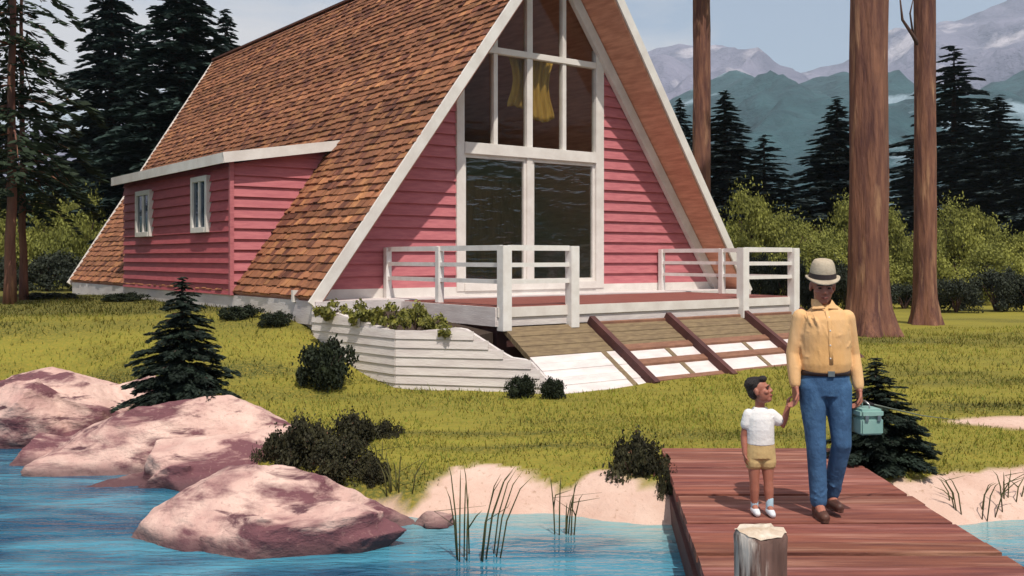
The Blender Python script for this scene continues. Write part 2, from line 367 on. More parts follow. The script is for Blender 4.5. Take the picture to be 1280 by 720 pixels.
def ground_mat():
    m = bpy.data.materials.new('lawn_and_sand'); m.use_nodes = True
    nt = m.node_tree; N = nt.nodes; L = nt.links; b = N['Principled BSDF']; b.inputs['Roughness'].default_value = .95; b.inputs['Specular IOR Level'].default_value = .1
    tc = N.new('ShaderNodeTexCoord')
    def noise(s, st=(1, 1, 1), d=8):
        mp = N.new('ShaderNodeMapping'); mp.inputs['Scale'].default_value = st; L.new(tc.outputs['Object'], mp.inputs[0])
        n = N.new('ShaderNodeTexNoise'); n.inputs['Scale'].default_value = s; n.inputs['Detail'].default_value = d; n.inputs['Roughness'].default_value = .65
        L.new(mp.outputs[0], n.inputs['Vector']); return n.outputs['Fac']
    def rng(v, lo, hi):
        r = N.new('ShaderNodeMapRange'); r.inputs[1].default_value = lo; r.inputs[2].default_value = hi; L.new(v, r.inputs[0]); return r.outputs[0]
    def mix(f, a, c):
        x = N.new('ShaderNodeMix'); x.data_type = 'RGBA'
        L.new(f, x.inputs[0])
        for s, v in ((x.inputs[6], a), (x.inputs[7], c)):
            if isinstance(v, tuple): s.default_value = (*v, 1)
            else: L.new(v, s)
        return x.outputs[2]
    c = mix(rng(noise(.35, (1, 1.6, 1)), .35, .65), (.27, .245, .042), (.185, .18, .034))
    c = mix(rng(noise(3.5, (.5, 1.5, 1)), .45, .75), c, (.17, .15, .03))
    ba = N.new('ShaderNodeAttribute'); ba.attribute_name = 'band'; c = mix(ba.outputs['Fac'], c, (.07, .08, .025))  # mixes the painted lawn shadows into the ground colour
    c = mix(rng(noise(30, (1, 1, 1), 3), .45, .7), c, (.29, .22, .04))
    s = mix(rng(noise(2.2, (1, 1, 1)), .35, .7), (.66, .48, .40), (.55, .36, .29))
    s = mix(rng(noise(22, (1, .6, 1)), .58, .7), s, (.42, .27, .20))
    at_ = N.new('ShaderNodeAttribute'); at_.attribute_name = 'sand'
    c = mix(at_.outputs['Fac'], c, s)
    fo = N.new('ShaderNodeAttribute'); fo.attribute_name = 'forest'
    c = mix(fo.outputs['Fac'], c, mix(rng(noise(.08, (1, 1, 1)), .35, .65), (.03, .05, .03), (.055, .075, .03)))
    L.new(c, b.inputs['Base Color'])
    bp = N.new('ShaderNodeBump'); bp.inputs['Strength'].default_value = .6; bp.inputs['Distance'].default_value = .04
    L.new(noise(14), bp.inputs['Height']); L.new(bp.outputs[0], b.inputs['Normal'])
    return m
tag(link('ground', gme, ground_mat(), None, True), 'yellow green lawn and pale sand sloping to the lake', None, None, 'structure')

# ------------------------------------------------------------------ water
def water_mat():
    m = bpy.data.materials.new('lake_water'); m.use_nodes = True
    nt = m.node_tree; N = nt.nodes; L = nt.links; b = N['Principled BSDF']
    b.inputs['Roughness'].default_value = .07; b.inputs['IOR'].default_value = 1.33; b.inputs['Specular IOR Level'].default_value = .5
    tc = N.new('ShaderNodeTexCoord')
    def noise(s, st, d=4, dist=0.):
        mp = N.new('ShaderNodeMapping'); mp.inputs['Scale'].default_value = st; L.new(tc.outputs['Object'], mp.inputs[0])
        n = N.new('ShaderNodeTexNoise'); n.inputs['Scale'].default_value = s; n.inputs['Detail'].default_value = d; n.inputs['Distortion'].default_value = dist
        L.new(mp.outputs[0], n.inputs['Vector']); return n.outputs['Fac']
    at_ = N.new('ShaderNodeAttribute'); at_.attribute_name = 'shallow'
    mx = N.new('ShaderNodeMix'); mx.data_type = 'RGBA'; wr = N.new('ShaderNodeMapRange'); wr.inputs[1].default_value = .38; wr.inputs[2].default_value = .60; L.new(noise(1.3, (.42, 1.7, 1), 6, .9), wr.inputs[0]); L.new(wr.outputs[0], mx.inputs[0])
    mx.inputs[6].default_value = (.008, .070, .14, 1); mx.inputs[7].default_value = (.06, .24, .34, 1)
    m2 = N.new('ShaderNodeMix'); m2.data_type = 'RGBA'; L.new(at_.outputs['Fac'], m2.inputs[0]); L.new(mx.outputs[2], m2.inputs[6]); m2.inputs[7].default_value = (.21, .37, .38, 1)
    L.new(m2.outputs[2], b.inputs['Base Color'])
    ad = N.new('ShaderNodeMath'); ad.operation = 'MULTIPLY_ADD'; L.new(noise(1.7, (.5, 1.8, 1), 5, .8), ad.inputs[0]); ad.inputs[1].default_value = 2.2
    L.new(noise(9, (.6, 1.7, 1), 3, .3), ad.inputs[2])
    bp = N.new('ShaderNodeBump'); bp.inputs['Strength'].default_value = .42; bp.inputs['Distance'].default_value = .06
    L.new(ad.outputs[0], bp.inputs['Height']); L.new(bp.outputs[0], b.inputs['Normal'])
    return m
wx = graded([(-600, -60, 60), (-60, -10, 5), (-10, 10, .12), (10, 60, 5), (60, 600, 60)])
wy = graded([(-400, -40, 40), (-40, 4, 4), (4, 14, .12), (14, 20, 1), (20, 62, 6)])
WX, WY = np.meshgrid(wx, wy); WZ = np.full_like(WX, WATER)
idx = np.arange(WX.size).reshape(WX.shape)
wf = np.stack([idx[:-1, :-1], idx[:-1, 1:], idx[1:, 1:], idx[1:, :-1]], -1).reshape(-1, 4)
# the lake ends where the land rises above it
cx_ = WX.ravel()[wf].mean(1); cy_ = WY.ravel()[wf].mean(1)
wf = wf[shore_d(cx_, cy_) < 1.6]
wme = np_mesh('lake', np.stack([WX, WY, WZ], -1).reshape(-1, 3), wf)
sh = np.clip(1 + shore_d(WX, WY) / 1.0 + .25 * vnoise(WX, WY, 4, 2), 0, 1) * smooth(-1.2, -.6, WX)
a = wme.attributes.new('shallow', 'FLOAT', 'POINT'); a.data.foreach_set('value', sh.astype(np.float32).ravel())
tag(link('lake_water', wme, water_mat()), 'rippled blue lake along the shore', None, None, 'structure')

# ------------------------------------------------------------------ mountains
def mountain(name, prof, D, depth, seed, mat, amp, label, ext=(-4000, 4000)):
    px = np.array([p[0] for p in prof], float); py = np.array([p[1] for p in prof], float)
    X = (px - CX) / F * D; Z = EYE + (CY - py) / F * D
    xs = np.linspace(X[0] - D * .25, X[-1] + D * .25, 360); rows = 70
    V = np.zeros((rows, len(xs), 3))
    ridge = np.interp(xs, X, Z)
    for j in range(rows):
        t = j / (rows - 1)                     # 0 front foot .. .8 ridge .. 1 back
        f = (t / .8) if t < .8 else 1 - (t - .8) / .2 * .6
        y = D - depth * (1 - t / .8) if t < .8 else D + depth * .5 * (t - .8) / .2
        for i, x in enumerate(xs):
            p = Vector((x / D * 7 + seed, y / D * 7, seed * .37))
            n = mnoise.ridged_multi_fractal(p, 1.0, 2.1, 5, 1.0, 2.0) - 1.0
            w = math.sin(min(f, 1) * math.pi) * .8 + .12
            V[j, i] = (x, y, ridge[i] * (f ** .85) + n * amp * w * (D / 1000) + (mnoise.noise(p * 9) * amp * .12 * (D / 1000) if f > .9 else 0))
    idx = np.arange(rows * len(xs)).reshape(rows, len(xs))
    f4 = np.stack([idx[:-1, :-1], idx[:-1, 1:], idx[1:, 1:], idx[1:, :-1]], -1).reshape(-1, 4)
    me = np_mesh(name, V.reshape(-1, 3), f4)
    return tag(link(name, me, mat, None, True), label, None, None, 'structure')
m_far = pmat('bare_lavender_rock', (.22, .21, .29), (.12, .12, .18), .008, .95, 1.0, .022, bdist=22, c3=(.44, .41, .46), scale3=.006, lo3=.56, hi3=.66)
m_mid = pmat('blue_green_forest_slope', (.032, .085, .10), (.014, .042, .055), .03, .95, 1.0, .05, bdist=9, c3=(.24, .32, .38), scale3=.006, lo3=.58, hi3=.64)
mountain('mountain_range', [(-700, 200), (-300, 160), (100, 170), (500, 150), (760, 80), (815, 62), (850, 57), (885, 58), (915, 66), (950, 88), (975, 98), (1010, 88), (1060, 72), (1095, 48), (1122, 32), (1150, 42), (1180, 28), (1230, 8), (1290, -20), (1400, -60), (1600, -40), (2000, 60)],
         2400, 1300, 3.1, m_far, 42, 'pale lavender rocky mountains with a deep saddle')
mountain('forested_hill', [(-700, 260), (0, 250), (600, 215), (780, 185), (835, 128), (880, 106), (908, 88), (940, 96), (975, 108), (1012, 99), (1052, 90), (1085, 112), (1130, 118), (1180, 140), (1225, 112), (1290, 86), (1400, 80), (1700, 110), (2000, 200)],
         1300, 800, 8.7, m_mid, 30, 'blue green forested foothills below the bare mountains')

# ------------------------------------------------------------------ house
W0 = empty('a_frame_house', (-2.143, 16.2, 0), math.atan2(.6, .8),
           'steep red shingled A-frame house with pink lap siding and tall gable window', 'house')
H = W0
TL, TR, TC = -1.50, 8.26, 3.38
ZE, ZR = 1.2, 8.0
SL = (ZR - ZE) / (TC - TL)
def vf(f): return -.68 + (-.98 + .68) * f            # front rake line, f 0 at eave .. 1 at ridge
def vb(f): return 13.9 + (16.6 - 13.9) * f
TH = .16
nL = Vector((-SL, 0, 1)).normalized()
def slope_pt(side, f, v, off=0):
    t = TL + (TC - TL) * f if side < 0 else TR + (TC - TR) * f
    n = Vector((-SL * (1 if side < 0 else -1), 0, 1)).normalized()
    return Vector((t, v, ZE + (ZR - ZE) * f)) + n * off
for side in (-1, 1):
    mb = MB()
    top = [slope_pt(side, 0, vf(0)), slope_pt(side, 1, vf(1)), slope_pt(side, 1, vb(1)), slope_pt(side, 0, vb(0))]
    bot = [p - Vector((-SL * (1 if side < 0 else -1), 0, 1)).normalized() * TH for p in top]
    mb.hexa(bot + top)
    rp = mb.build('roof_panel', M['soffit'], H)
    # shingles laid in courses over the panel
    sb = MB(); rnd = random.Random(3 + side)
    n_c = 54; slope_len = math.hypot(ZR - ZE, TC - TL)
    nn = Vector((-SL * (1 if side < 0 else -1), 0, 1)).normalized()
    for c in range(n_c):
        f0 = c / n_c; f1 = min((c + 1.25) / n_c, 1.0)
        v = vf(f0) + .004 - rnd.random() * .15; end = vb(f0)
        rowtone = rnd.uniform(.62, 1.04)
        while v < end:
            w = rnd.uniform(.12, .23); v1 = min(v + w, end); va = max(v, vf(f0) - .03)
            if v1 - va > .03:
                j = rnd.uniform(-.0025, .0025) / 1.0
                th = rnd.uniform(.028, .055)
                q = rnd.random(); tone = rowtone * rnd.uniform(.72, 1.18)
                if q < .14: col = (.55 * tone, .50 * tone, .62 * tone)
                elif q < .30: col = (1.25 * tone, 1.35 * tone, 1.2 * tone)
                elif q < .28: col = (.95 * tone, .82 * tone, 1.2 * tone)
                else: col = (tone, tone, tone)
                sb.cur = col
                a0 = slope_pt(side, max(f0 + j, 0), va + .004, .002); a1 = slope_pt(side, max(f0 + j, 0), v1 - .006, .002)
                b1 = slope_pt(side, f1, v1 - .006, .004); b0 = slope_pt(side, f1, va + .004, .004)
                sb.hexa([a0, a1, b1, b0, a0 + nn * th, a1 + nn * th, b1 + nn * .008, b0 + nn * .008])
            v = v1
    sb.build('shingles', M['shingle'], rp)
    # white barge board along the front rake
    mb = MB(); p0 = slope_pt(side, -.012, vf(0) - .022, -.04); p1 = slope_pt(side, .992, vf(1) - .022, -.04)
    mb.bar(p0, p1, .04, .17, nn); mb.build('barge_board', M['white'], H)
    mb = MB(); p0 = slope_pt(side, -.012, vb(0) + .022, -.04); p1 = slope_pt(side, .992, vb(1) + .022, -.04)
    mb.bar(p0, p1, .04, .17, nn); mb.build('barge_board', M['white'], H)
mb = MB(); mb.bar((TC, vf(1) + .05, ZR + .03), (TC, vb(1) - .05, ZR + .03), .22, .05); mb.build('ridge_cap', M['roof_core'], H)

FL = 1.12
def t_in(z, side, inset=.2):       # inner roof face at height z on the gable plane
    f = (z - ZE) / (ZR - ZE)
    return (TL + (TC - TL) * f + inset) if side < 0 else (TR + (TC - TR) * f - inset)
WL, WR, WS, WH, WT = 1.53, 4.72, 1.34, 3.72, 5.44     # window left, right, sill, header, transom
def lap_wall(name, z0, z1, step, spans, v, mat, parent, axis='t', out=-1, jit=0):
    """lap boards; spans(z)->[(a,b)...] at height z; boards stand on plane v facing out"""
    mb = MB(); z = z0; 
    while z < z1 - .01:
        zz = min(z + step, z1); s0 = spans(z + .001); s1 = spans(zz - .001)
        for (a0, b0), (a1, b1) in zip(s0, s1):
            if b0 - a0 < .02 and b1 - a1 < .02: continue
            b1 = max(b1, a1 + .005)
            def P(a, o, zq): return (a, v + out * o, zq) if axis == 't' else (v + out * o, a, zq)
            pts = [P(a0, 0, z), P(b0, 0, z), P(b0, .055, z), P(a0, .055, z), P(a1, 0, zz), P(b1, 0, zz), P(b1, .012, zz), P(a1, .012, zz)]
            mb.hexa(pts)
        z = zz
    return mb.build(name, mat, parent)
# gable wall core (left, right of the window and above nothing: the window runs up to the roof)
gw = MB()
gw.prism([(t_in(FL, -1), 0, FL), (WL, 0, FL), (WL, 0, ZE + (WL - .2 - TL) * SL)], (0, .12, 0))
gwo = gw.build('gable_wall', M['wood_in'], H); gw = MB()
zr_in = ZE + (TR - .2 - WR) * SL
gw.prism([(WR, 0, FL), (t_in(FL, 1), 0, FL), (WR, 0, zr_in)], (0, .12, 0))
gwr = gw.build('gable_wall', M['wood_in'], H)
lap_wall('siding', 1.30, ZE + (WL - .2 - TL) * SL - .05, .2, lambda z: [(t_in(z, -1), WL - .06)], -.002, M['pink'], gwo)
lap_wall('siding', 1.30, zr_in - .05, .2, lambda z: [(WR + .06, t_in(z, 1))], -.002, M['pink'], gwr)
mb = MB(); mb.box(TL - .05, TR + .05, -.06, -.005, FL, 1.30); mb.build('skirting_board', M['white'], H)
# inner white rafters where the roof meets the gable wall
for side in (-1, 1):
    nn = Vector((-SL * (1 if side < 0 else -1), 0, 1)).normalized()
    mb = MB(); p0 = slope_pt(side, .0, -.10, -.27); p1 = slope_pt(side, .985, -.10, -.27)
    mb.bar(p0, p1, .10, .19, nn); mb.build('rafter', M['white'], H)
# window wall
fr = MB()
d0, d1 = -.075, .06
def fbox(a, b, z0, z1, dd=0): fr.box(a, b, d0 - dd, d1, z0, z1)
zl = ZE + (WL - .2 - TL) * SL - .05
fbox(WL - .08, WL + .08, 1.22, zl + .03)
fbox(WR - .10, WR + .10, 1.22, zr_in - .12)
fbox(WL + .08, WR - .10, 1.22, 1.36, .012)
fbox(WL + .08, WR - .10, WH - .13, WH + .07, .012)
fbox(WL + .05, WR - .10, WT - .055, WT + .055, .006)
CM = 3.04
wf_o = fr.build('window_frame', M['white'], H, bevel=.006)
mu = MB()
for t, w in ((2.28, .045), (CM, .065), (3.85, .045)):
    top = min(ZE + (t - .26 - TL) * SL, ZE + (TR - .26 - t) * SL) - .1
    mu.box(t - w, t + w, -.06, .05, WT + .055, top)
    mu.box(t - w, t + w, -.06, .05, WH + .07, WT - .055)
mu.box(CM - .065, CM + .065, -.06, .05, 1.36, WH - .13)
mu.build('mullions', M['white'], wf_o, bevel=.005)
# sliding sashes inside the lower opening
sash = MB()
for a, b, o in ((WL + .08, CM - .065, 0), (CM + .065, WR - .10, .0)):
    for q in ((a, a + .055, 1.36, WH - .13), (b - .055, b, 1.36, WH - .13), (a + .055, b - .055, 1.36, 1.42), (a + .055, b - .055, WH - .19, WH - .13)):
        sash.box(q[0], q[1], -.03 + o, .03 + o, q[2], q[3])
sash.build('door_sash', M['white'], wf_o)
def pane(z0, z1, a, b, v=0.0, gm='glass'):
    mb = MB()
    pts = []
    pts = [(a, v, z0), (b, v, z0)]
    tb = t_in(z1, 1, .22); ta = t_in(z1, -1, .22)
    if b > t_in(z1, 1, .22):
        zb = ZE + (TR - .22 - b) * SL
        pts.append((b, v, max(zb, z0 + .01)))
        if a < tb: pts.append((tb, v, z1))
    else: pts.append((b, v, z1))
    if a < ta:
        pts.append((max(ta, a), v, z1)) if ta < b else None
        pts.append((a, v, max(ZE + (a - .22 - TL) * SL, z0 + .01)))
    elif a < tb: pts.append((a, v, z1))
    mb.prism(pts, (0, .012, 0)); return mb.build('glass_pane', M[gm], H)
pane(1.36, WH - .1, WL, CM, 0, 'glass_door'); pane(1.36, WH - .1, CM, WR, 0, 'glass_door')
cols = [WL, 2.28, CM, 3.85, WR]
for i in range(4): pane(WH, WT, cols[i], cols[i + 1])
def tri_pane(a, b):
    v = 0.0
    pts = [(a, v, WT), (b, v, WT)]
    def zt(t): return max(min(ZE + (t - .22 - TL) * SL, ZE + (TR - .22 - t) * SL), WT + .01)
    pts += [(b, v, zt(b))]
    if a < TC < b: pts.append((TC, v, zt(TC)))
    pts.append((a, v, zt(a)))
    mb = MB(); mb.prism(pts, (0, .012, 0)); return mb.build('glass_pane', M['glass'], H)
for i in range(4): tri_pane(cols[i], cols[i + 1])
# interior
mb = MB(); mb.box(TL + .25, TR - .25, .12, 12.9, FL - .12, FL); mb.build('interior_floor', M['wood_in'], H)
mb = MB(); mb.prism([(t_in(FL, -1), 12.9, FL), (t_in(FL, 1), 12.9, FL), (TC, 12.9, ZR - .3)], (0, .15, 0)); rw = mb.build('rear_wall', M['pink'], H)
mb = MB(); mb.box(WL + .2, TR - 2.0, 4.2, 4.32, FL, 3.6); mb.box(-.2, 7.0, 4.2, 9.0, 3.5, 3.65); mb.build('loft_floor', M['wood_in'], H)
# foundation
mb = MB(); mb.box(TL + .06, TR - .06, -.72, 13.6, -.4, FL - .125)
mb.box(TL + .0, TR + .0, -.76, 13.75, .80, FL + .03)
fo = mb.build('foundation', M['foundation'], H)
# dormer
L0, L1 = 2.5, 9.0; DT = TL - .0
DZ0, DZ1 = 1.15, 3.46
dorm = MB(); dorm.box(DT + .03, DT + 2.2, L0 + .03, L1 - .03, DZ0, DZ1 - .05)
# trim the core so it stays under the roof line: it is buried inside the house
do = dorm.build('dormer', M['wood_in'], H)
lap_wall('dormer_siding', DZ0, DZ1, .185, lambda z: [(L0, L1)], DT + .02, M['pink_shade'], do, 'v', -1)
def dspan(z):
    a_ = DT - .02 if z < DZ1 else DT - .02 + (z - DZ1) / .34 * (.34 + DZ1 - ZE) / SL
    return [(a_, max(DT + (z - ZE) / SL, a_ + .005))]
lap_wall('dormer_siding', ZE, DZ1 + .30, .185, dspan, L0 + .02, M['pink'], do, 't', -1)
mb = MB(); mb.bar((DT - .035, L0 - .025, DZ0), (DT - .035, L0 - .025, DZ1), .07, .07, (1, 0, 0)); mb.build('corner_board', M['pink'], do)
rz1 = 3.80; rt = DT + (rz1 - ZE) / SL
mb = MB(); mb.hexa([(DT - .22, L0 - .2, DZ1 - .02), (rt + .12, L0 - .2, rz1 + .0), (rt + .12, L1 + .15, rz1 + .0), (DT - .22, L1 + .15, DZ1 - .02),
                   (DT - .22, L0 - .2, DZ1 + .10), (rt + .12, L0 - .2, rz1 + .13), (rt + .12, L1 + .15, rz1 + .13), (DT - .22, L1 + .15, DZ1 + .10)])
mb.build('dormer_roof', M['shingle'] if False else M['roof_core'], do)
mb = MB(); mb.bar((DT - .235, L0 - .2, DZ1 + .045), (DT - .235, L1 + .15, DZ1 + .045), .03, .18)
mb.bar((DT - .25, L0 - .215, DZ1 + .045), (rt + .16, L0 - .215, rz1 + .075), .03, .18)
mb.build('dormer_fascia', M['white'], do)
for a, b, z0, z1 in ((6.90, 7.90, 2.24, 3.22), (3.55, 4.40, 2.26, 3.30)):
    mb = MB(); x0, x1 = DT - .09, DT + .02; w = .10
    mb.box(x0, x1, a, a + w, z0, z1); mb.box(x0, x1, b - w, b, z0, z1); mb.box(x0 - .01, x1, a + w, b - w, z0, z0 + w); mb.box(x0, x1, a + w, b - w, z1 - w, z1)
    mb.box(x0 + .01, x1, (a + b) / 2 - .035, (a + b) / 2 + .035, z0 + w, z1 - w)
    fo_ = mb.build('side_window', M['white'], H, bevel=.006)
    mb = MB(); mb.box(DT - .05, DT - .035, a + w, b - w, z0 + w, z1 - w)
    pm = pmat('dark_window_pane', (.05, .08, .12), (.03, .05, .08), 2, .06, spec=.8) if 'dpane' not in M else M['dpane']
    M['dpane'] = pm; mb.build('pane', pm, fo_)

# curtain hanging in the loft window
def drape(name, t0, t1, z0, z1, v, amp, seed):
    n, m = 60, 14; V = []; rnd = random.Random(seed)
    for j in range(m):
        f = j / (m - 1); z = z1 + (z0 - z1) * f
        for i in range(n):
            u = i / (n - 1); gather = 1 - .22 * math.sin(math.pi * min(1, f * 1.1))
            t = (t0 + t1) / 2 + (u - .5) * (t1 - t0) * gather
            V.append((t, v + amp * math.sin(u * 34 + f * .8) + .3 * amp * math.sin(u * 71 + 2), z + .12 * math.sin(u * 5 + seed) * f))
    idx = np.arange(n * m).reshape(m, n); f4 = np.stack([idx[:-1, :-1], idx[:-1, 1:], idx[1:, 1:], idx[1:, :-1]], -1).reshape(-1, 4)
    o = link(name, np_mesh(name, np.array(V), f4), M['curtain'], None, True)
    sd = o.modifiers.new('thick', 'SOLIDIFY'); sd.thickness = .006
    o.location = W0.location; o.rotation_euler = W0.rotation_euler; return o
tag(drape('curtain', 2.72, 3.78, 4.42, 5.44, .17, .035, 1), 'golden yellow curtain hanging behind the upper gable window', 'curtain')

# ------------------------------------------------------------------ deck, railings, steps, planter (house axes)
def local(name, label, cat, group=None):
    return empty(name, W0.location, W0.rotation_euler.z, label, cat, group)
DK = 6.36; DV = -3.26
dk = local('deck', 'raised red brown front deck with white fascia below the gable', 'deck')
mb = MB()
v = -.775
while v > DV + .02:
    mb.box(0, DK, max(v - .135, DV), v, FL - .02, FL + .012); v -= .142
mb.build('deck_boards', M['deck'], dk)
mb = MB(); mb.box(-.03, DK + .03, DV - .04, DV, .985, FL + .0); mb.build('fascia', M['white'], dk)
mb = MB(); mb.box(-.03, DK + .03, DV - .015, DV + .02, .86, .98); mb.box(-.05, -.005, DV, -.77, .86, FL); mb.box(DK + .005, DK + .05, DV, -.77, .3, FL); mb.build('skirt', M['white_wood'], dk)
mb = MB(); mb.box(.05, DK - .05, DV + .1, -.8, .2, .95); mb.build('substructure', M['dark_wood'], dk)
def railing(label, pts):
    """pts: [(t, v, half width, bottom z)], rails between neighbours"""
    r = local('railing', label, 'railing', 'white deck railings')
    for t, v, w, zb in pts:
        mb = MB(); mb.box(t - w, t + w, v - w, v + w, zb, 1.965); mb.build('post', M['white_rail'], r, bevel=.006)
    for z, h in ((1.935, .075), (1.70, .06), (1.47, .06)):
        mb = MB()
        for (t0, v0, w0, _), (t1, v1, w1, _) in zip(pts, pts[1:]):
            d = Vector((t1 - t0, v1 - v0, 0)).normalized()
            mb.bar(Vector((t0, v0, z)) + d * (w0 - .004), Vector((t1, v1, z)) - d * (w1 - .004), .045, h)
        mb.build('rail', M['white_rail'], r)
    return r
railing('white three-rail railing at the deck end above the planter', [(.06, -.14, .05, FL), (.06, -1.69, .05, FL), (.06, DV - .06, .075, .80), (1.27, DV - .06, .075, .80)])
railing('white three-rail railing at the deck end behind the walking man', [(DK - .06, -.14, .05, FL), (DK - .06, -1.70, .05, FL), (DK - .06, DV - .06, .075, .80), (4.97, DV - .06, .075, .80)])

st = local('deck_steps', 'wide open timber steps with brown treads and pale risers below the deck', 'steps')
V0, V1 = DV - .05, DV - 1.28          # head and foot of the slope
Z0, Z1 = .86, .10
def sl_z(v): return Z0 + (Z1 - Z0) * (v - V0) / (V1 - V0)
for t in (1.62, 3.19, 4.97, 6.40):
    mb = MB()
    mb.bar((t, V0, sl_z(V0) + .02), (t, V1 - .10, sl_z(V1 - .10) + .02), .10, .17); mb.build('stringer', M['dark_wood'], st)
def slab(mb, t0, t1, v0, v1, off, th):
    mb.hexa([(t0, v1, sl_z(v1) + off - th), (t1, v1, sl_z(v1) + off - th), (t1, v0, sl_z(v0) + off - th), (t0, v0, sl_z(v0) + off - th),
             (t0, v1, sl_z(v1) + off), (t1, v1, sl_z(v1) + off), (t1, v0, sl_z(v0) + off), (t0, v0, sl_z(v0) + off)])
bays = [(1.62, 3.19), (3.19, 4.97), (4.97, 6.40)]
for a_, b_ in bays:
    a, b = a_ + .05, b_ - .05
    mb = MB()
    for q in range(5): slab(mb, a, b, V0 - .10 * q - .006, V0 - .10 * (q + 1) + .006, -.02 + .004 * (q % 2), .05)
    mb.build('tread_panel', M['tan'], st)  # top panels are tan: shade put into the colour
    for v0, v1 in ((V0 - .60, V0 - .80), (V0 - .90, V0 - 1.15)):
        mb = MB(); mid = a + (b - a) * .62
        slab(mb, a, mid - .05, v0, v1, -.02, .05); slab(mb, mid + .05, b, v0, v1, -.02, .05); mb.build('riser_panel', M['white_wood'], st)
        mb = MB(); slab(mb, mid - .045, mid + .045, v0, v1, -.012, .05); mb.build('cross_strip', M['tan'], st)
    for v0, v1 in ((V0 + .0, V0 - .03), (V0 - .50, V0 - .60), (V0 - .80, V0 - .90), (V0 - 1.15, V0 - 1.22)):
        mb = MB(); slab(mb, a, b, v0 - .003, v1 + .003, .012, .07); mb.build('tread', M['tread'], st)
# boarded ramp on the planter side of the steps
rm = local('entry_ramp', 'white sloping boarded ramp, upper half tan for painted shade, between the planter and the steps', 'ramp')
mb = MB()
for q in range(6): slab(mb, .05, 1.55, V0 - .0967 * q - .005, V0 - .0967 * (q + 1) + .005, -.01 + .004 * (q % 2), .08)
mb.build('ramp_boards', M['tan'], rm)  # upper ramp boards: shaded part of the white ramp painted tan
mb = MB()
va_ = np.linspace(V0 - .583, V1 - .02, 6)
for q in range(5):
    for t0, t1 in ((.05, 1.30), (1.40, 1.56)): slab(mb, t0, t1, va_[q] - .004, va_[q + 1] + .004, -.008 + .004 * (q % 2), .30)
mb.build('apron', M['white_wood'], rm)
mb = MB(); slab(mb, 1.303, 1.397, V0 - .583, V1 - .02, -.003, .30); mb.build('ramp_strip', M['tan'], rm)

# planter
P1 = Vector((-1.53, 13.17, 0)); P2 = Vector((.50, 12.68, 0)); P0 = Vector((-2.93, 14.70, 0))
pl = empty('planter', P1, 0, 'long white boarded planter with sloping end beside the deck', 'planter')
def wall_boards(A, B, top, z0, th, name, inward):
    """boarded wall from A to B; top(k) = height profile"""
    mb = MB(); d = (B - A); Ln = d.length; d.normalize(); nrm = Vector((d.y, -d.x, 0)) * (1 if inward > 0 else -1)
    ks = np.linspace(0, 1, 25)
    prof = [top(k) for k in ks]
    zt = max(prof); z = z0; step = .118
    # core
    pts = [A - P1 + Vector((0, 0, z0))] + [B - P1 + Vector((0, 0, z0))] + [A + (B - A) * k - P1 + Vector((0, 0, top(k) - .012)) for k in ks[::-1]]
    mb.prism(pts, nrm * th)
    while z < zt - .02:
        zz = z + step
        inside = [k for k in np.linspace(0, 1, 201) if top(k) >= zz - .03]
        if inside:
            k0, k1 = min(inside), max(inside); a = A + (B - A) * k0 - P1; b = A + (B - A) * k1 - P1
            o = -nrm
            mb.hexa([a + Vector((0, 0, z + .006)) + o * .002, b + Vector((0, 0, z + .006)) + o * .002, b + Vector((0, 0, z + .006)) + o * .028, a + Vector((0, 0, z + .006)) + o * .028,
                     a + Vector((0, 0, min(zz, zt))) + o * .002, b + Vector((0, 0, min(zz, zt))) + o * .002, b + Vector((0, 0, min(zz, zt))) + o * .014, a + Vector((0, 0, min(zz, zt))) + o * .014])
        z = zz
    return mb.build(name, M['white_wood'], pl)
wall_boards(P1, P2, lambda k: float(np.interp(k, [0, .40, .46, .74, .86, 1], [.815, .90, .88, .53, .50, .20])), -.1, .10, 'front_wall', -1)
wall_boards(P0, P1, lambda k: float(np.interp(k, [0, 1], [1.10, .82])), -.1, .10, 'side_wall', -1)
mb = MB()
so = [P0 + Vector((.12, 0, 0)), P1 + Vector((.02, .14, 0)), P1 + (P2 - P1) * .45 + Vector((0, .12, 0)), Vector((-.26, 13.65, 0)), Vector((-1.66, 15.5, 0))]
zs = [.98, .72, .74, .78, .98]
mb.add([(p - P1) + Vector((0, 0, z)) for p, z in zip(so, zs)] + [(p - P1) + Vector((0, 0, -.1)) for p in so], [(0, 1, 2, 3, 4), (9, 8, 7, 6, 5)] + [((i + 1) % 5, i, i + 5, (i + 1) % 5 + 5) for i in range(5)])
mb.build('soil', M['soil'], pl)
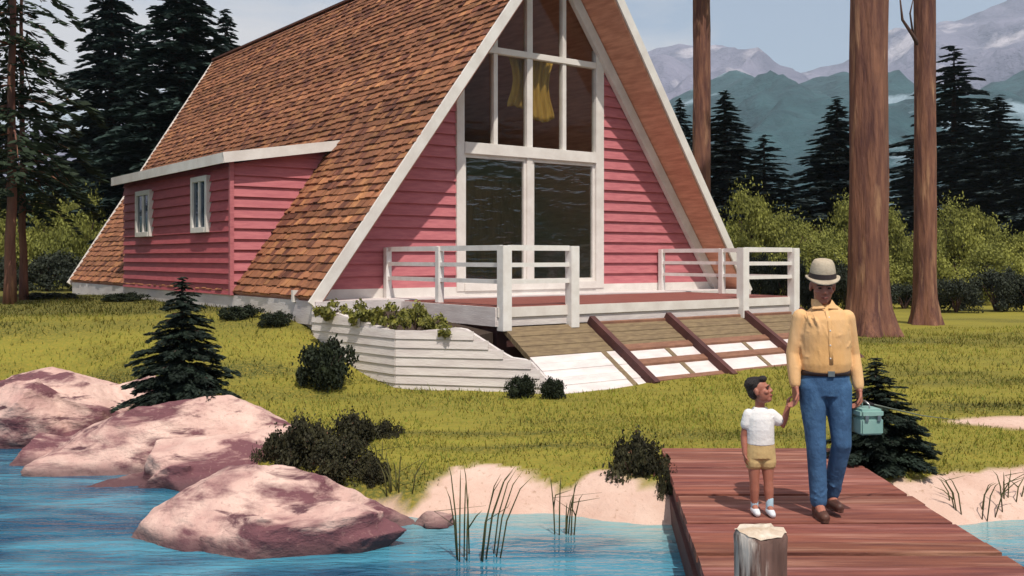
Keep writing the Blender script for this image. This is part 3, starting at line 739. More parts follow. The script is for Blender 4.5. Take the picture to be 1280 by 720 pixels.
# ------------------------------------------------------------------ dock, mooring post
DKZ = 0.0
def dock_edges(Y):
    xl = (830 + (570 - 570) * 0 - 640) / F * 9.05
    k = np.interp(Y, [5.64, 9.05], [0, 1])
    kk = (Y - 5.64) / (9.05 - 5.64)
    l = (880 - 640) / F * 5.64 * (1 - kk) + (830 - 640) / F * 9.05 * kk
    r = (1296 - 640) / F * 5.64 * (1 - kk) + (1060 - 640) / F * 9.05 * kk
    return l, r
dock = empty('dock', (2, 6.5, 0), 0, 'red brown plank dock the two people walk on', 'dock')
mb = MB(); y = 9.42; rnd = random.Random(5); k = 0
gaps = [8.50, 7.53, 6.72, 6.02, 5.3, 4.6, 3.9]
gi = 0
while y > 3.2:
    nxt = gaps[gi] if gi < len(gaps) else y - .8
    nb = 3; w = (y - .05 - nxt) / nb
    for q in range(nb):
        ya = y - q * w; yb = ya - w + .0015
        la, ra = dock_edges(ya); lb, rb = dock_edges(yb)
        e0 = rnd.uniform(-.008, .008); e1 = rnd.uniform(-.012, .012); dz = (gi % 2) * .004 + q * .0004; tn = rnd.uniform(.88, 1.10)
        mb.cur = (tn, tn * rnd.uniform(.93, 1.05), tn * rnd.uniform(.93, 1.08))
        zt = DKZ + dz
        mb.hexa([(lb + e0 - 2, yb - 6.5, zt - .06), (rb + e1 - 2, yb - 6.5, zt - .06), (ra + e1 - 2, ya - 6.5, zt - .06), (la + e0 - 2, ya - 6.5, zt - .06),
                 (lb + e0 - 2, yb - 6.5, zt), (rb + e1 - 2, yb - 6.5, zt), (ra + e1 - 2, ya - 6.5, zt), (la + e0 - 2, ya - 6.5, zt)])
    y = nxt; gi += 1
mb.build('decking', M['dock'], dock)
for side in (0, 1):
    a = Vector((dock_edges(9.3)[side], 9.3, -.14)) - Vector((2, 6.5, 0)); b = Vector((dock_edges(3.3)[side], 3.3, -.14)) - Vector((2, 6.5, 0))
    off = Vector((.06, 0, 0)) * (1 if side == 0 else -1)
    mb = MB(); mb.bar(a + off, b + off, .08, .15); mb.build('stringer', M['dark_wood'], dock)
    mb = MB(); mb.bar(a + off * .3 + Vector((0, 0, -.24)), b + off * .3 + Vector((0, 0, -.24)), .05, .42); mb.build('shade_skirt', M['dark_wood'], dock)  # dark boards added where the dock side's shadow and reflection fall
    for yy in (8.2, 6.6, 4.0):
        x = dock_edges(yy)[side] + (.14 if side == 0 else -.14)
        mb = MB(); mb.tube([(x - 2, yy - 6.5, -1.6), (x - 2, yy - 6.5, -.07)], [.09, .085], 14); mb.build('pile', M['dark_wood'], dock, True)
# mooring post
mp = empty('mooring_post', (1.175, 4.72, -1.5), 0, 'weathered mooring post with whitened top at the dock edge', 'post')
mb = MB(); n = 28; zt = 1.5 + .505
rings = []
prof = [(0, .128), (.8, .128), (1.3, .126), (1.7, .124), (1.93, .125), (1.985, .128), (zt, .119)]
vs = []; fs = []; rn = random.Random(2); jag = [rn.uniform(-.012, .012) for _ in range(n)]; grv = [1 - .10 * (rn.random() < .3) - rn.uniform(0, .03) for _ in range(n)]
for z, r in prof:
    for i in range(n):
        a = 2 * math.pi * i / n; rr = r * grv[i]; vs.append((rr * math.cos(a), rr * math.sin(a), z + (jag[i] if z > 1.9 else 0)))
for j in range(len(prof) - 1):
    for i in range(n): fs.append((j * n + i, j * n + (i + 1) % n, (j + 1) * n + (i + 1) % n, (j + 1) * n + i))
mb.add(vs, fs); mb.build('shaft', M['post'], mp, True)
mb = MB(); vs = []; fs = []
for q, rr in enumerate((1.03, .7, .35)):
    for i in range(n):
        a = 2 * math.pi * i / n; vs.append((rr * .119 * grv[i] * math.cos(a), rr * .119 * grv[i] * math.sin(a), zt + .004 + jag[i] * (1 if q == 0 else .5) + q * .006 + rn.uniform(-.004, .004)))
vs.append((0, 0, zt + .016))
for q in range(2):
    for i in range(n): fs.append((q * n + i, q * n + (i + 1) % n, (q + 1) * n + (i + 1) % n, (q + 1) * n + i))
for i in range(n): fs.append((2 * n + i, 2 * n + (i + 1) % n, 3 * n))
mb.add(vs, fs); mb.build('cap', M['post_top'], mp, True)

# ------------------------------------------------------------------ boulders
def boulder(name, c, size, seed, label, rz=0, chunks=6, group='granite boulders along the shore'):
    """angular blocks of one cleaved rock fused into a single skin"""
    rnd = random.Random(seed); mb = MB()
    def block(cen, rad, tilt, n):
        bm = bmesh.new(); E = tilt.to_matrix()
        for i in range(n):
            z = rnd.uniform(-1, 1); a = rnd.uniform(0, 2 * math.pi); q = math.sqrt(1 - z * z); k = rnd.uniform(.86, 1.08)
            bm.verts.new(Vector(cen) + E @ Vector((q * math.cos(a) * rad[0] * k, q * math.sin(a) * rad[1] * k, z * rad[2] * k)))
        res = bmesh.ops.convex_hull(bm, input=bm.verts[:])
        bmesh.ops.delete(bm, geom=list({e for e in res['geom_interior'] + res['geom_unused'] if isinstance(e, bmesh.types.BMVert)}), context='VERTS')
        bmesh.ops.recalc_face_normals(bm, faces=bm.faces[:]); bm.verts.index_update()
        mb.add([v.co.copy() for v in bm.verts], [tuple(v.index for v in f.verts) for f in bm.faces]); bm.free()
    from mathutils import Euler
    sx, sy, sz = size
    block((0, .05 * sy, -.05 * sz), (.86 * sx, .84 * sy, .86 * sz), Euler((0, 0, 0)).to_quaternion(), 34)
    for k in range(chunks):
        a = -math.pi * (.08 + .84 * (k + rnd.uniform(.2, .8)) / chunks) if k < chunks - 2 else rnd.uniform(.2, 2.9)
        q = rnd.uniform(.42, .62); f = rnd.uniform(.34, .52)
        block((q * math.cos(a) * sx, q * math.sin(a) * sy, rnd.uniform(-.10, .34) * sz), (f * sx * rnd.uniform(.9, 1.25), f * sy * rnd.uniform(.8, 1.2), f * sz * rnd.uniform(.8, 1.25)),
              Euler((rnd.uniform(-.5, .5), rnd.uniform(-.5, .5), rnd.uniform(-.6, .6))).to_quaternion(), 18)
    big = max(size); vox = max(.010, big * .013)
    me = fused(mb, vox, 1, .25)
    n = len(me.vertices); co = np.empty(n * 3, np.float32); no = np.empty(n * 3, np.float32)
    me.vertices.foreach_get('co', co); me.vertices.foreach_get('normal', no); co = co.reshape(-1, 3); no = no.reshape(-1, 3)
    for i in range(n):
        p = Vector(co[i]); o = Vector((seed, seed * .3, 0))
        d = .030 * mnoise.noise(p * 2.1 + o) + .020 * mnoise.noise(Vector((p.x * 1.5, p.y * 1.5, p.z * 9 + p.x * 2.5)) + o) + .012 * mnoise.noise(p * 8) + .006 * mnoise.noise(p * 21)
        co[i] += no[i] * d * min(1, big)
    me.vertices.foreach_set('co', co.ravel()); me.update(); me.name = name
    me.polygons.foreach_set('use_smooth', [False] * len(me.polygons)) if big < .3 else None
    o = link(name, me, M['rock'], None, True); o.location = c; o.rotation_euler = (0, 0, rz)
    md = o.modifiers.new('e', 'EDGE_SPLIT'); md.split_angle = R(30)
    return tag(o, label, 'rock', group)
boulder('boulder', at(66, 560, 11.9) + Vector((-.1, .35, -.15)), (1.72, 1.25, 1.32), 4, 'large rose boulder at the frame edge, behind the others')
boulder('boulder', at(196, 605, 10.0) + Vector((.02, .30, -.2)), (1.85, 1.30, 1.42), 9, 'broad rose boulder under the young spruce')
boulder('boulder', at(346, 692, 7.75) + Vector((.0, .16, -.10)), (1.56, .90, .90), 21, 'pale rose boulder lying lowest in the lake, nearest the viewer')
boulder('boulder', at(668, 636, 8.55), (.13, .09, .06), 51, 'small pale stone on the first sand patch, near the big reeds')
boulder('boulder', at(745, 640, 8.45), (.10, .08, .05), 53, 'small pale stone on the sand patch beside the dock shrub')
boulder('boulder', at(1240, 632, 8.5), (.16, .10, .08), 57, 'small pale stone among the dry stems right of the dock')
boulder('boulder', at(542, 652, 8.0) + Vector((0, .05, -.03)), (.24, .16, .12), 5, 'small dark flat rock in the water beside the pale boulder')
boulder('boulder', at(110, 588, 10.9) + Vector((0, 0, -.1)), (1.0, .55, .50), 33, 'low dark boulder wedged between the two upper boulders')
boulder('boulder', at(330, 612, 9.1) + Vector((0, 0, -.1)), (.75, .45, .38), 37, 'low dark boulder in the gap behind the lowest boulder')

# ------------------------------------------------------------------ foliage generators
def quads(cent, dirs, sides, ln, wd):
    """diamond-like leaf quads; all arrays (n,3)/(n,)"""
    ln = ln[:, None]; wd = wd[:, None]
    a = cent - dirs * ln * .5; b = cent + sides * wd * .5; c = cent + dirs * ln * .5; d = cent - sides * wd * .5
    V = np.stack([a, b, c, d], 1).reshape(-1, 3); Fq = np.arange(len(cent) * 4).reshape(-1, 4); return V, Fq
def unit(a): return a / np.maximum(np.linalg.norm(a, axis=-1, keepdims=True), 1e-9)

def conifer(H, Rr, z0, nw, nbr, seed, per=50, tl=.30, tw=.11, droop=.35, gap=0.0, power=.9, rise=.15):
    r = np.random.RandomState(seed); C = []; D = []; S = []; T = []; LN = []
    br = MB()
    for i in range(nw):
        f = (i + r.uniform(-.3, .3)) / nw; f = min(max(f, 0), .985)
        z = z0 + (H - z0) * f
        for k in range(nbr):
            if r.rand() < gap: continue
            a = 2 * math.pi * (k / nbr) + r.uniform(-.35, .35) + i * .9
            zk = z + r.uniform(-.6, .6) * (H - z0) / nw; bd_ = droop * r.uniform(.6, 1.45)
            L_ = Rr * ((1 - f) ** power) * r.uniform(.62, 1.18) * (1 if f > .06 else .8) + .02 * H * .15
            out = np.array([math.cos(a), math.sin(a), 0]); lat = np.array([-out[1], out[0], 0])
            m = max(6, int(per * (L_ / Rr) ** 1.1)); s = r.rand(m) ** .75
            wmax = L_ * .26 * (1 - s) ** .7 + .06 * L_
            la = r.uniform(-1, 1, m) * wmax
            zz = zk + L_ * (rise * s - bd_ * s * s) + r.normal(0, .018 * L_, m) - np.abs(la) * .22
            p = out * (s * L_)[:, None] + lat * la[:, None]; p[:, 2] = zz
            d = unit(out * .8 + lat * (np.sign(la) * r.uniform(.2, .9, m))[:, None] + np.stack([np.zeros(m), np.zeros(m), r.uniform(-.5, .05, m)], 1))
            sd = unit(np.cross(d, np.array([0, 0, 1.]) + r.normal(0, .45, (m, 3))))
            C.append(p); D.append(d); S.append(sd); LN.append(tl * r.uniform(.6, 1.25, m) * (.55 + .45 * (L_ / Rr)))
            T.append(np.full(m, r.uniform(.65, 1.35)) * r.uniform(.75, 1.3, m))
            if k % 2 == 0: br.tube([(0, 0, zk), tuple(out * L_ * .5 + np.array([0, 0, zk + L_ * (rise * .5 - bd_ * .25)])), tuple(out * L_ * .9 + np.array([0, 0, zk + L_ * (rise * .9 - bd_ * .81)]))], [.012 * L_ + .008, .008 * L_ + .005, .003], 4)
    C = np.concatenate(C); D = np.concatenate(D); S = np.concatenate(S); LN = np.concatenate(LN); T = np.concatenate(T)
    V, Fq = quads(C, D, S, LN, LN * tw / tl)
    return np_mesh('crown', V, Fq, T), br

def trunk_mb(H, r0, r1, seed, lean=0, n=14, flare=.3, wob=.01):
    r = random.Random(seed); path = []; rad = []
    m = 14
    for i in range(m + 1):
        f = i / m; path.append((lean * f * H + r.uniform(-1, 1) * wob * H * .2, r.uniform(-1, 1) * wob * H * .2, f * H - .1))
        rad.append(r0 + (r1 - r0) * f + flare * r0 * math.exp(-f * H / .5))
    mb = MB(); mb.tube(path, rad, n); return mb

def fir_proto(name, H, Rr, z0, nw, nbr, seed, mat, bark, **kw):
    me, br = conifer(H, Rr, z0, nw, nbr, seed, **kw)
    root = empty(name); c = link('crown', me, mat, root)
    mb = trunk_mb(H * .97, H * .014 + .02, .012, seed); mb.v += []; k = len(mb.v); mb.add(br.v, br.f)
    link('trunk', mb.mesh('trunk'), bark, root, True); remember(root); return root

def put(proto, used, x, y, s, rz, label, cat, group, z=None, sz=None):
    o = proto if not used[0] else copy_tree(proto); used[0] = True
    o.location = (x, y, (gz(x, y) if z is None else z)); o.scale = (s, s, s if sz is None else sz); o.rotation_euler = (0, 0, rz)
    return tag(o, label, cat, group)

# background firs
firA = fir_proto('fir_tree', 15, 3.6, .6, 38, 12, 1, M['fir'], M['bark'], per=230, tl=.50, tw=.19, droop=.42)
firB = fir_proto('fir_tree', 15, 3.1, .4, 34, 12, 2, M['fir_far'], M['bark'], per=220, tl=.54, tw=.20, droop=.36)
firC = fir_proto('fir_tree', 15, 3.3, .5, 27, 10, 8, M['fir_far'], M['bark'], per=210, tl=.52, tw=.19, droop=.30, gap=.12, power=.8)
ua, ub, uc = [False], [False], [False]
def fir_at(px, topy, Y, proto, used, label, wid=1.0, rz=0):
    x = (px - CX) / F * Y; z = gz(x, Y); h = EYE + (CY - topy) / F * Y - z; s = h / 15
    return put(proto, used, x, Y, s * wid, rz, label, 'tree', 'dark firs behind the house', z, s)
G = 'dark firs behind the house'
fir_at(228, -95, 36, firA, ua, 'massive dark fir standing against the rear end of the roof', 1.35, .3)
fir_at(140, -60, 42, firA, ua, 'tall dark fir between the thin pines and the massive fir', 1.3, 2.1)
fir_at(282, 5, 46, firA, ua, 'lower dark fir whose tip shows just over the roof ridge end', 1.3, 4.0)
fir_at(-60, -120, 40, firA, ua, 'dark fir cut by the frame edge behind the thin pines', 1.0, 5.2)
fir_at(906, 112, 52, firB, ub, 'dark fir with pointed tip beside the slim trunk by the roof', 2.3, .5)
fir_at(850, 122, 58, firB, ub, 'small fir tip showing just outside the roof rake', 1.7, 1.4)
fir_at(955, 165, 48, firC, uc, 'short broad fir between the roof and the big bare trunk', 2.3, 2.2)
fir_at(1046, 120, 50, firB, ub, 'fir half hidden behind the thick bare trunk', 2.3, 3.1)
fir_at(1192, 52, 54, firC, uc, 'tallest right-hand fir with a ragged spire, beside the slimmer bare trunk', 2.1, 4.2)
fir_at(1248, 118, 50, firB, ub, 'broad fir at the right edge below the purple mountain', 2.5, 5.1)
fir_at(1140, 175, 57, firC, uc, 'low fir seen between the two bare trunks', 1.9, .9)
fir_at(1310, 100, 47, firB, ub, 'fir cut off by the right frame edge', 1.8, 2.7)

# slim pines at the left
pm_, pb_ = conifer(9.5, 1.75, 2.5, 18, 5, 5, per=95, tl=.30, tw=.10, droop=.55, gap=.28, power=.45, rise=.08)
p1 = empty('pine_tree', (0, 0, 0)); link('crown', pm_, M['pine'], p1)
mb = trunk_mb(9.5, .105, .03, 4, .006); mb.add(pb_.v, pb_.f); link('trunk', mb.mesh('trunk'), M['trunk'], p1, True); remember(p1)
def pine_at(o, px, by, Y, s, rz, label):
    x = (px - CX) / F * Y; o.location = (x, Y, gz(x, Y)); o.scale = (s, s, s); o.rotation_euler = (0, 0, rz); tag(o, label, 'tree', 'slim pines on the lawn edge')
p2 = copy_tree(p1)
pine_at(p1, 13, 390, 19.5, 1.0, .4, 'slim reddish pine at the lawn edge, the thicker of the pair')
pine_at(p2, 29, 390, 21.5, .8, 3.0, 'thin dark pine right behind the slim reddish pine')

# large bare trunks on the right
def big_tree(px, Y, r0, r1, H, seed, label, lean=0, branch=False):
    x = (px - CX) / F * Y; root = empty('redwood_tree', (x, Y, gz(x, Y)), 0, label, 'tree', 'tall bare trunks beside the house')
    n = 40; V = []; m = 46; rn = random.Random(seed)
    for j in range(m + 1):
        f = j / m; z = f * H - .15
        rr = r0 + (r1 - r0) * f + .55 * r0 * math.exp(-max(z, 0) / .35)
        for i in range(n):
            a = 2 * math.pi * i / n
            g = mnoise.noise(Vector((math.cos(a) * 3.2, math.sin(a) * 3.2, z * .35 + seed)))
            g2 = mnoise.noise(Vector((math.cos(a) * 8, math.sin(a) * 8, z * .8 + seed)))
            root_l = .20 * math.exp(-max(z, 0) / .3) * math.cos(a * 5 + seed)
            q = rr * (1 + .10 * g + .06 * g2 + root_l); V.append((lean * z + q * math.cos(a), q * math.sin(a), z))
    idx = np.arange(n * (m + 1)).reshape(m + 1, n); nxt = np.roll(idx, -1, 1)
    f4 = np.stack([idx[:-1], nxt[:-1], nxt[1:], idx[1:]], -1).reshape(-1, 4)
    link('trunk', np_mesh('trunk', np.array(V), f4), M['trunk'], root, True)
    me, br = conifer(H + 6, 2.6, H * .62, 12, 6, seed, per=60, tl=.55, tw=.2, droop=.3, gap=.2, power=.4)
    link('crown', me, M['pine'], root)
    return root
big_tree(1086, 21.8, .43, .34, 17, 3, 'thickest bare trunk, reddish and ridged, behind the walking man')
t2 = big_tree(1157, 25.0, .27, .22, 18, 7, 'slimmer bare trunk with a broken side branch near the frame top', -.003)
mb = MB(); mb.tube([(.05, 0, 6.55), (-.35, -.1, 7.2), (-.62, -.1, 7.6), (-.7, -.1, 8.3)], [.075, .05, .035, .012], 8)
mb.tube([(-.35, -.1, 7.2), (-.45, -.15, 7.75), (-.35, -.15, 8.2)], [.03, .022, .008], 6)
mb.build('broken_branch', M['bark'], t2, True)
big_tree(877, 34.0, .32, .26, 19, 12, 'slim bare trunk rising right beside the roof rake')

# broad leaf bushes
def bush_mesh(seed, lobes, leaf, n, rx=1, ry=1, rz=1, aspect=.6, spread=1.0):
    r = np.random.RandomState(seed); C = []; T = []; Nn = []
    per = n // lobes
    for k in range(lobes):
        a = r.uniform(0, 2 * math.pi); q = r.rand() ** .55 * .80; c = np.array([q * math.cos(a), q * math.sin(a), r.uniform(.12, .78) * math.sqrt(max(1 - q * q, .05))])
        rad = r.uniform(.12, .34)
        d = unit(r.normal(0, 1, (per, 3))); d[:, 2] = np.abs(d[:, 2]) * np.where(r.rand(per) < .8, 1, -1)
        sp_ = np.where(r.rand(per) < .14, r.uniform(1.0, 1.5, per), r.uniform(.5, 1.05, per))
        p = c + d * (rad * sp_)[:, None]
        C.append(p); Nn.append(d); T.append(np.full(per, r.uniform(.7, 1.3)) * r.uniform(.7, 1.35, per))
    C = np.concatenate(C); Nn = np.concatenate(Nn); T = np.concatenate(T)
    C[:, 2] = np.maximum(C[:, 2], .01); C *= np.array([rx, ry, rz])
    m = len(C); nn = unit(Nn + r.normal(0, .7 * spread, (m, 3))); d = unit(np.cross(nn, r.normal(0, 1, (m, 3)))); s = np.cross(nn, d)
    ln = leaf * r.uniform(.6, 1.3, m); V, Fq = quads(C, d, s, ln, ln * aspect); return np_mesh('foliage', V, Fq, T)
def stems(seed, n, h, r0, rx=1.):
    mb = MB(); r = random.Random(seed)
    for i in range(n):
        a = r.uniform(0, 6.28); q = r.uniform(.2, .6) * rx
        mb.tube([(0, 0, -.05), (q * .4 * math.cos(a), q * .4 * math.sin(a), h * .45), (q * math.cos(a), q * math.sin(a), h * .85)], [r0, r0 * .7, r0 * .3], 5)
    return mb.mesh('stem')
def bush_proto(name, seed, lobes, leaf, n, mat, rz=1., aspect=.6):
    root = empty(name); link('foliage', bush_mesh(seed, lobes, leaf, n, 1, 1, rz, aspect), mat, root)
    link('stem', stems(seed, 7, rz * .7, .03), M['bark'], root); remember(root); return root
def bush_at(proto, used, px, topy, Y, halfw, label, group, depth=None, rz=0., cat='bush', basez=None):
    x = (px - CX) / F * Y; z = gz(x, Y) if basez is None else basez
    h = EYE + (CY - topy) / F * Y - z; w = halfw / F * Y
    o = proto if not used[0] else copy_tree(proto); used[0] = True
    o.location = (x, Y, z - .02); o.scale = (w, depth or w, h); o.rotation_euler = (0, 0, rz); return tag(o, label, cat, group)
by = bush_proto('broadleaf_bush', 3, 34, .046, 22000, M['bush_y']); uy = [False]
GY_ = 'yellow green bushes beyond the lawn'
for px, ty, Y, hw, lab in ((925, 222, 42, 62, 'tall rounded yellow green bush beside the roof rake'), (985, 250, 40, 60, 'yellow green bush in the gap left of the thick bare trunk'),
                           (1045, 236, 43, 58, 'yellow green bush touching the thick bare trunk'), (1122, 245, 41, 55, 'yellow green bush between the two bare trunks'),
                           (1195, 240, 43, 62, 'yellow green bush right beside the slimmer bare trunk'), (1262, 275, 38, 60, 'low yellow green bush at the right frame edge'),
                           (1215, 300, 36, 70, 'low yellow green bush above the dark right hedge'), (1010, 290, 37, 75, 'low wide yellow green bush above the dark hedge by the railing'),
                           (1130, 292, 36, 60, 'low yellow green bush at the foot of the slimmer bare trunk'),
                           (925, 285, 36, 50, 'low yellow green bush right behind the end railing'),
                           (100, 226, 33.5, 55, 'tall yellow green bush under the dark firs at the left'), (45, 240, 35, 60, 'yellow green bush behind the slim pines'),
                           (-20, 245, 34, 55, 'yellow green bush cut by the left frame edge'), (138, 275, 32.5, 36, 'low yellow green bush next to the rear roof corner')):
    bush_at(by, uy, px, ty, Y, hw, lab, GY_, None, px * .37)
bd = bush_proto('hedge_shrub', 9, 22, .075, 7000, M['bush_d']); ud = [False]
GD = 'dark hedge shrubs at the lawn edge'
for px, ty, Y, hw, lab in ((940, 312, 32.5, 40, 'dark shrub behind the end railing, left part of the hedge'), (985, 318, 32, 36, 'dark shrub behind the hat of the man, middle of the hedge'),
                           (1035, 320, 31.5, 36, 'dark shrub just left of the thick bare trunk'), (1060, 332, 30, 30, 'low dark shrub tucked behind the thick bare trunk'), (1195, 345, 31, 40, 'low dark shrub right of the slimmer bare trunk'),
                           (1245, 332, 31, 42, 'dark shrub in the right hedge, the tallest of that hedge'), (1290, 340, 30, 40, 'dark shrub cut by the right frame edge'), (1130, 352, 33, 36, 'small dark shrub seen between the bare trunks'),
                           (60, 312, 29, 50, 'wide dark shrub behind the slim pines'), (118, 320, 30, 40, 'dark shrub touching the rear roof corner'), (-10, 318, 29, 45, 'dark shrub cut by the left frame edge')):
    bush_at(bd, ud, px, ty, Y, hw, lab, GD, None, px * .7)

# young spruces
sp1 = fir_proto('young_spruce', 1.55, .70, .05, 19, 12, 21, M['spruce'], M['bark'], per=420, tl=.085, tw=.026, droop=.25, power=.8, rise=.12)
us = [False]
put(sp1, us, -3.62, 10.95, 1.0, .3, 'young dark spruce growing behind the boulders on the lake bank', 'tree', 'young spruces near the water', .08)
o2 = put(sp1, us, 3.33, 8.95, .82, 2.0, 'young dark spruce beside the dock, behind the teal box', 'tree', 'young spruces near the water', -.10, .66); o2.rotation_euler = (0, .10, 2.0)
# dark low shrubs
bp = bush_proto('low_shrub', 14, 30, .085, 9000, M['bush_p'], 1., .6); up_ = [False]
GS = 'dark low shrubs on the lawn'
def shrub(px, basey, topy, Y, hw, lab):
    z = EYE + (CY - basey) / F * Y; x = (px - CX) / F * Y
    o = bp if not up_[0] else copy_tree(bp); up_[0] = True
    zz = min(z, gz(x, Y)); o.location = (x, Y, zz - .03); o.scale = (hw / F * Y, hw / F * Y, (basey - topy) / F * Y * 1.08); o.rotation_euler = (0, 0, px * .5); tag(o, lab, 'shrub', GS); return o
shrub(798, 628, 538, 8.75, 50, 'dark shrub with pinkish leaves at the head of the dock')
shrub(836, 650, 580, 8.35, 22, 'narrow dark shrub against the side of the dock')
shrub(375, 595, 516, 9.3, 48, 'dark shrub between the spruce boulder and the lowest boulder')
shrub(440, 575, 512, 9.9, 46, 'dark spreading shrub right behind the lowest boulder')
shrub(345, 590, 540, 9.6, 30, 'small dark shrub at the spruce boulder end of the bank shrubs')
shrub(482, 560, 522, 10.2, 30, 'low dark shrub on the lawn, trailing off the bank shrubs')
shrub(470, 606, 568, 8.75, 26, 'little dark shrub nearest the short reeds')
shrub(430, 605, 545, 8.9, 50, 'dark shrub leaning over the rear of the lowest boulder')
bk = bush_proto('foundation_shrub', 17, 26, .10, 6500, M['bush_k'], 1., .6); uk = [False]
def fshrub(px, topy, Y, hw, lab):
    x = (px - CX) / F * Y; z = gz(x, Y); o = bk if not uk[0] else copy_tree(bk); uk[0] = True
    o.location = (x, Y, z - .03); o.scale = (hw / F * Y, hw / F * Y, EYE + (CY - topy) / F * Y - z); o.rotation_euler = (0, 0, px * .3); tag(o, lab, 'shrub', 'dark round shrubs against the white walls')
fshrub(407, 412, 12.6, 42, 'round black green shrub at the planter side wall')
fshrub(652, 460, 12.3, 22, 'small round shrub before the planter front, the left of two')
fshrub(690, 464, 12.2, 20, 'small round shrub before the ramp, the right of two')
for px, ty, Y, hw, lab in ((300, 376, 15.6, 30, 'low dark shrub along the foundation, beside the dormer corner'), (345, 384, 15.0, 26, 'low dark shrub along the foundation, under the front roof corner'), (60, 362, 22, 40, 'low dark shrub near the rear foundation corner'),
                           (155, 362, 20.5, 30, 'low dark shrub along the foundation under the far dormer window')):
    fshrub(px, ty, Y, hw, lab)
# planter plants
pp = bush_proto('planter_plant', 23, 14, .22, 1300, M['planter_leaf'], 1., .55); upp = [False]
for i, (px, basey, Y, hw, hh, lab) in enumerate(((418, 397, 14.3, 26, .30, 'leafy plant at the house end of the white planter'), (452, 402, 13.9, 26, .34, 'yellow green plant second from the house end of the planter'),
                                 (488, 406, 13.55, 28, .36, 'bushy plant at the middle of the planter'), (520, 408, 13.5, 24, .38, 'tallest plant in the planter, before the railing'),
                                 (548, 412, 13.35, 22, .26, 'dark trailing plant near the sloping end of the planter'), (562, 420, 13.05, 16, .20, 'small plant spilling over the front edge of the planter'))):
    p = at(px, basey, Y); o = pp if not upp[0] else copy_tree(pp); upp[0] = True
    o.location = (p.x, p.y, p.z - .05); o.scale = (hw / F * Y, hw / F * Y, hh); o.rotation_euler = (0, 0, i * 1.3); tag(o, lab, 'plant', 'plants in the white planter')

# reeds
def reed_clump(px, basey, Y, n, h, spread, seed, label, group='reeds at the waterline'):
    mb = MB(); r = random.Random(seed); b0 = at(px, basey, Y)
    for i in range(n):
        x = r.uniform(-.36, .36) * spread; y = r.uniform(-.2, .2) * spread; hh = h * r.uniform(.55, 1.05); lean = r.uniform(-.04, .16) * hh + x * 1.1
        pts = [(x, y, -.12), (x + lean * .3, y, hh * .45), (x + lean * .75, y, hh * .85), (x + lean * 1.15, y + r.uniform(-.05, .05), hh)]
        mb.tube(pts, [(.0055, .003), (.006, .003), (.004, .002), .0008], 5)
        if r.random() < .2:
            a = pts[1]; mb.tube([a, (a[0] + r.uniform(-.15, .2), a[1], a[2] + .10), (a[0] + r.uniform(.1, .25), a[1], a[2] + .14)], [(.006, .003), (.005, .002), .001], 5)
    o = mb.build('reed_clump', M['reed'], None, True); o.location = b0; return tag(o, label, 'reeds', group)
reed_clump(590, 695, 7.15, 13, .66, .55, 3, 'largest clump of tall thin reeds standing in the shallow water')
reed_clump(706, 668, 7.75, 7, .45, .22, 5, 'small reed clump before the second sand patch')
reed_clump(498, 610, 8.5, 7, .30, .3, 8, 'short reeds at the sand beside the lowest boulder')
reed_clump(478, 588, 9.2, 4, .28, .2, 11, 'few thin stems rising from the dark spreading shrub')
reed_clump(1215, 632, 8.2, 9, .26, .5, 14, 'dry stems on the pale sand bank right of the dock')
reed_clump(1262, 622, 8.3, 8, .24, .5, 15, 'dry stems on the sand bank at the right frame edge')

# lawn grass: many short blades
def grass():
    r = np.random.RandomState(4); P = []
    for (x0, x1, y0, y1, n, hh) in ((-5.5, 6.5, 8.3, 11.0, 62000, .045), (-7.5, 8.5, 11.0, 14.5, 52000, .055), (-10, 14, 14.5, 24, 60000, .075)):
        x = r.uniform(x0, x1, n); y = r.uniform(y0, y1, n); P.append(np.stack([x, y, np.full(n, hh)], 1))
    P = np.concatenate(P); x, y, hh = P.T
    d = shore_d(x, y); keep = (d > .24) & (sand_mask(x, y) < r.uniform(.15, 1.0, len(x)))
    # not under the house, deck, planter or dock
    lx = (x + 2.143) * .8 + (y - 16.2) * .6; lv = -(x + 2.143) * .6 + (y - 16.2) * .8
    keep &= ~((lx > -1.5) & (lx < 8.3) & (lv > -.8) & (lv < 14)) & ~((lx > -.1) & (lx < 6.5) & (lv > -4.6) & (lv < 0))
    keep &= ~((x > -1.6) & (x < .5) & (y > 13.2 - .24 * (x + 1.53)) & (y < 16)) & ~((x < -1.5) & (x > -3) & (y > 13.17 - 1.09 * (x + 1.53)) & (y < 16.5))
    keep &= ~((x > 1.25) & (x < 3.2) & (y < 9.45))
    patch = vnoise(x, y, 1.1, 9); keep &= r.rand(len(x)) < (.55 + .5 * patch)
    x, y, hh = x[keep], y[keep], hh[keep]; z = ground(x, y); n = len(x)
    a = r.uniform(0, 2 * math.pi, n); h = hh * r.uniform(.3, 1.2, n) ** 1.3 * np.where(r.rand(n) < .02, 2.0, 1); w = .004 + hh * .10
    base = np.stack([x, y, z - .01], 1); s = np.stack([np.cos(a), np.sin(a), np.zeros(n)], 1) * w[:, None]
    tip = base + np.stack([r.normal(0, .4, n) * h, r.normal(0, .4, n) * h, h], 1)
    V = np.stack([base - s, base + s, tip], 1).reshape(-1, 3); Fq = np.arange(n * 3).reshape(-1, 3)
    big = vnoise(x, y, .8, 3)
    t = np.stack([1 + .20 * big + r.normal(0, .10, n), 1 + .17 * big + r.normal(0, .09, n), np.full(n, 1.0)], 1)
    t *= (1 - .72 * band(x, y))[:, None] * np.array([1, 1.06, 1.1])  # blades darkened along the same painted shadow bands
    return np_mesh('grass', V, Fq, np.clip(t, .25, 1.8))
M['grass'] = pmat('grass_blades', (.285, .255, .045), (.19, .185, .034), 1.0, .8, 0, spec=.15, tint=True, trans=.3)
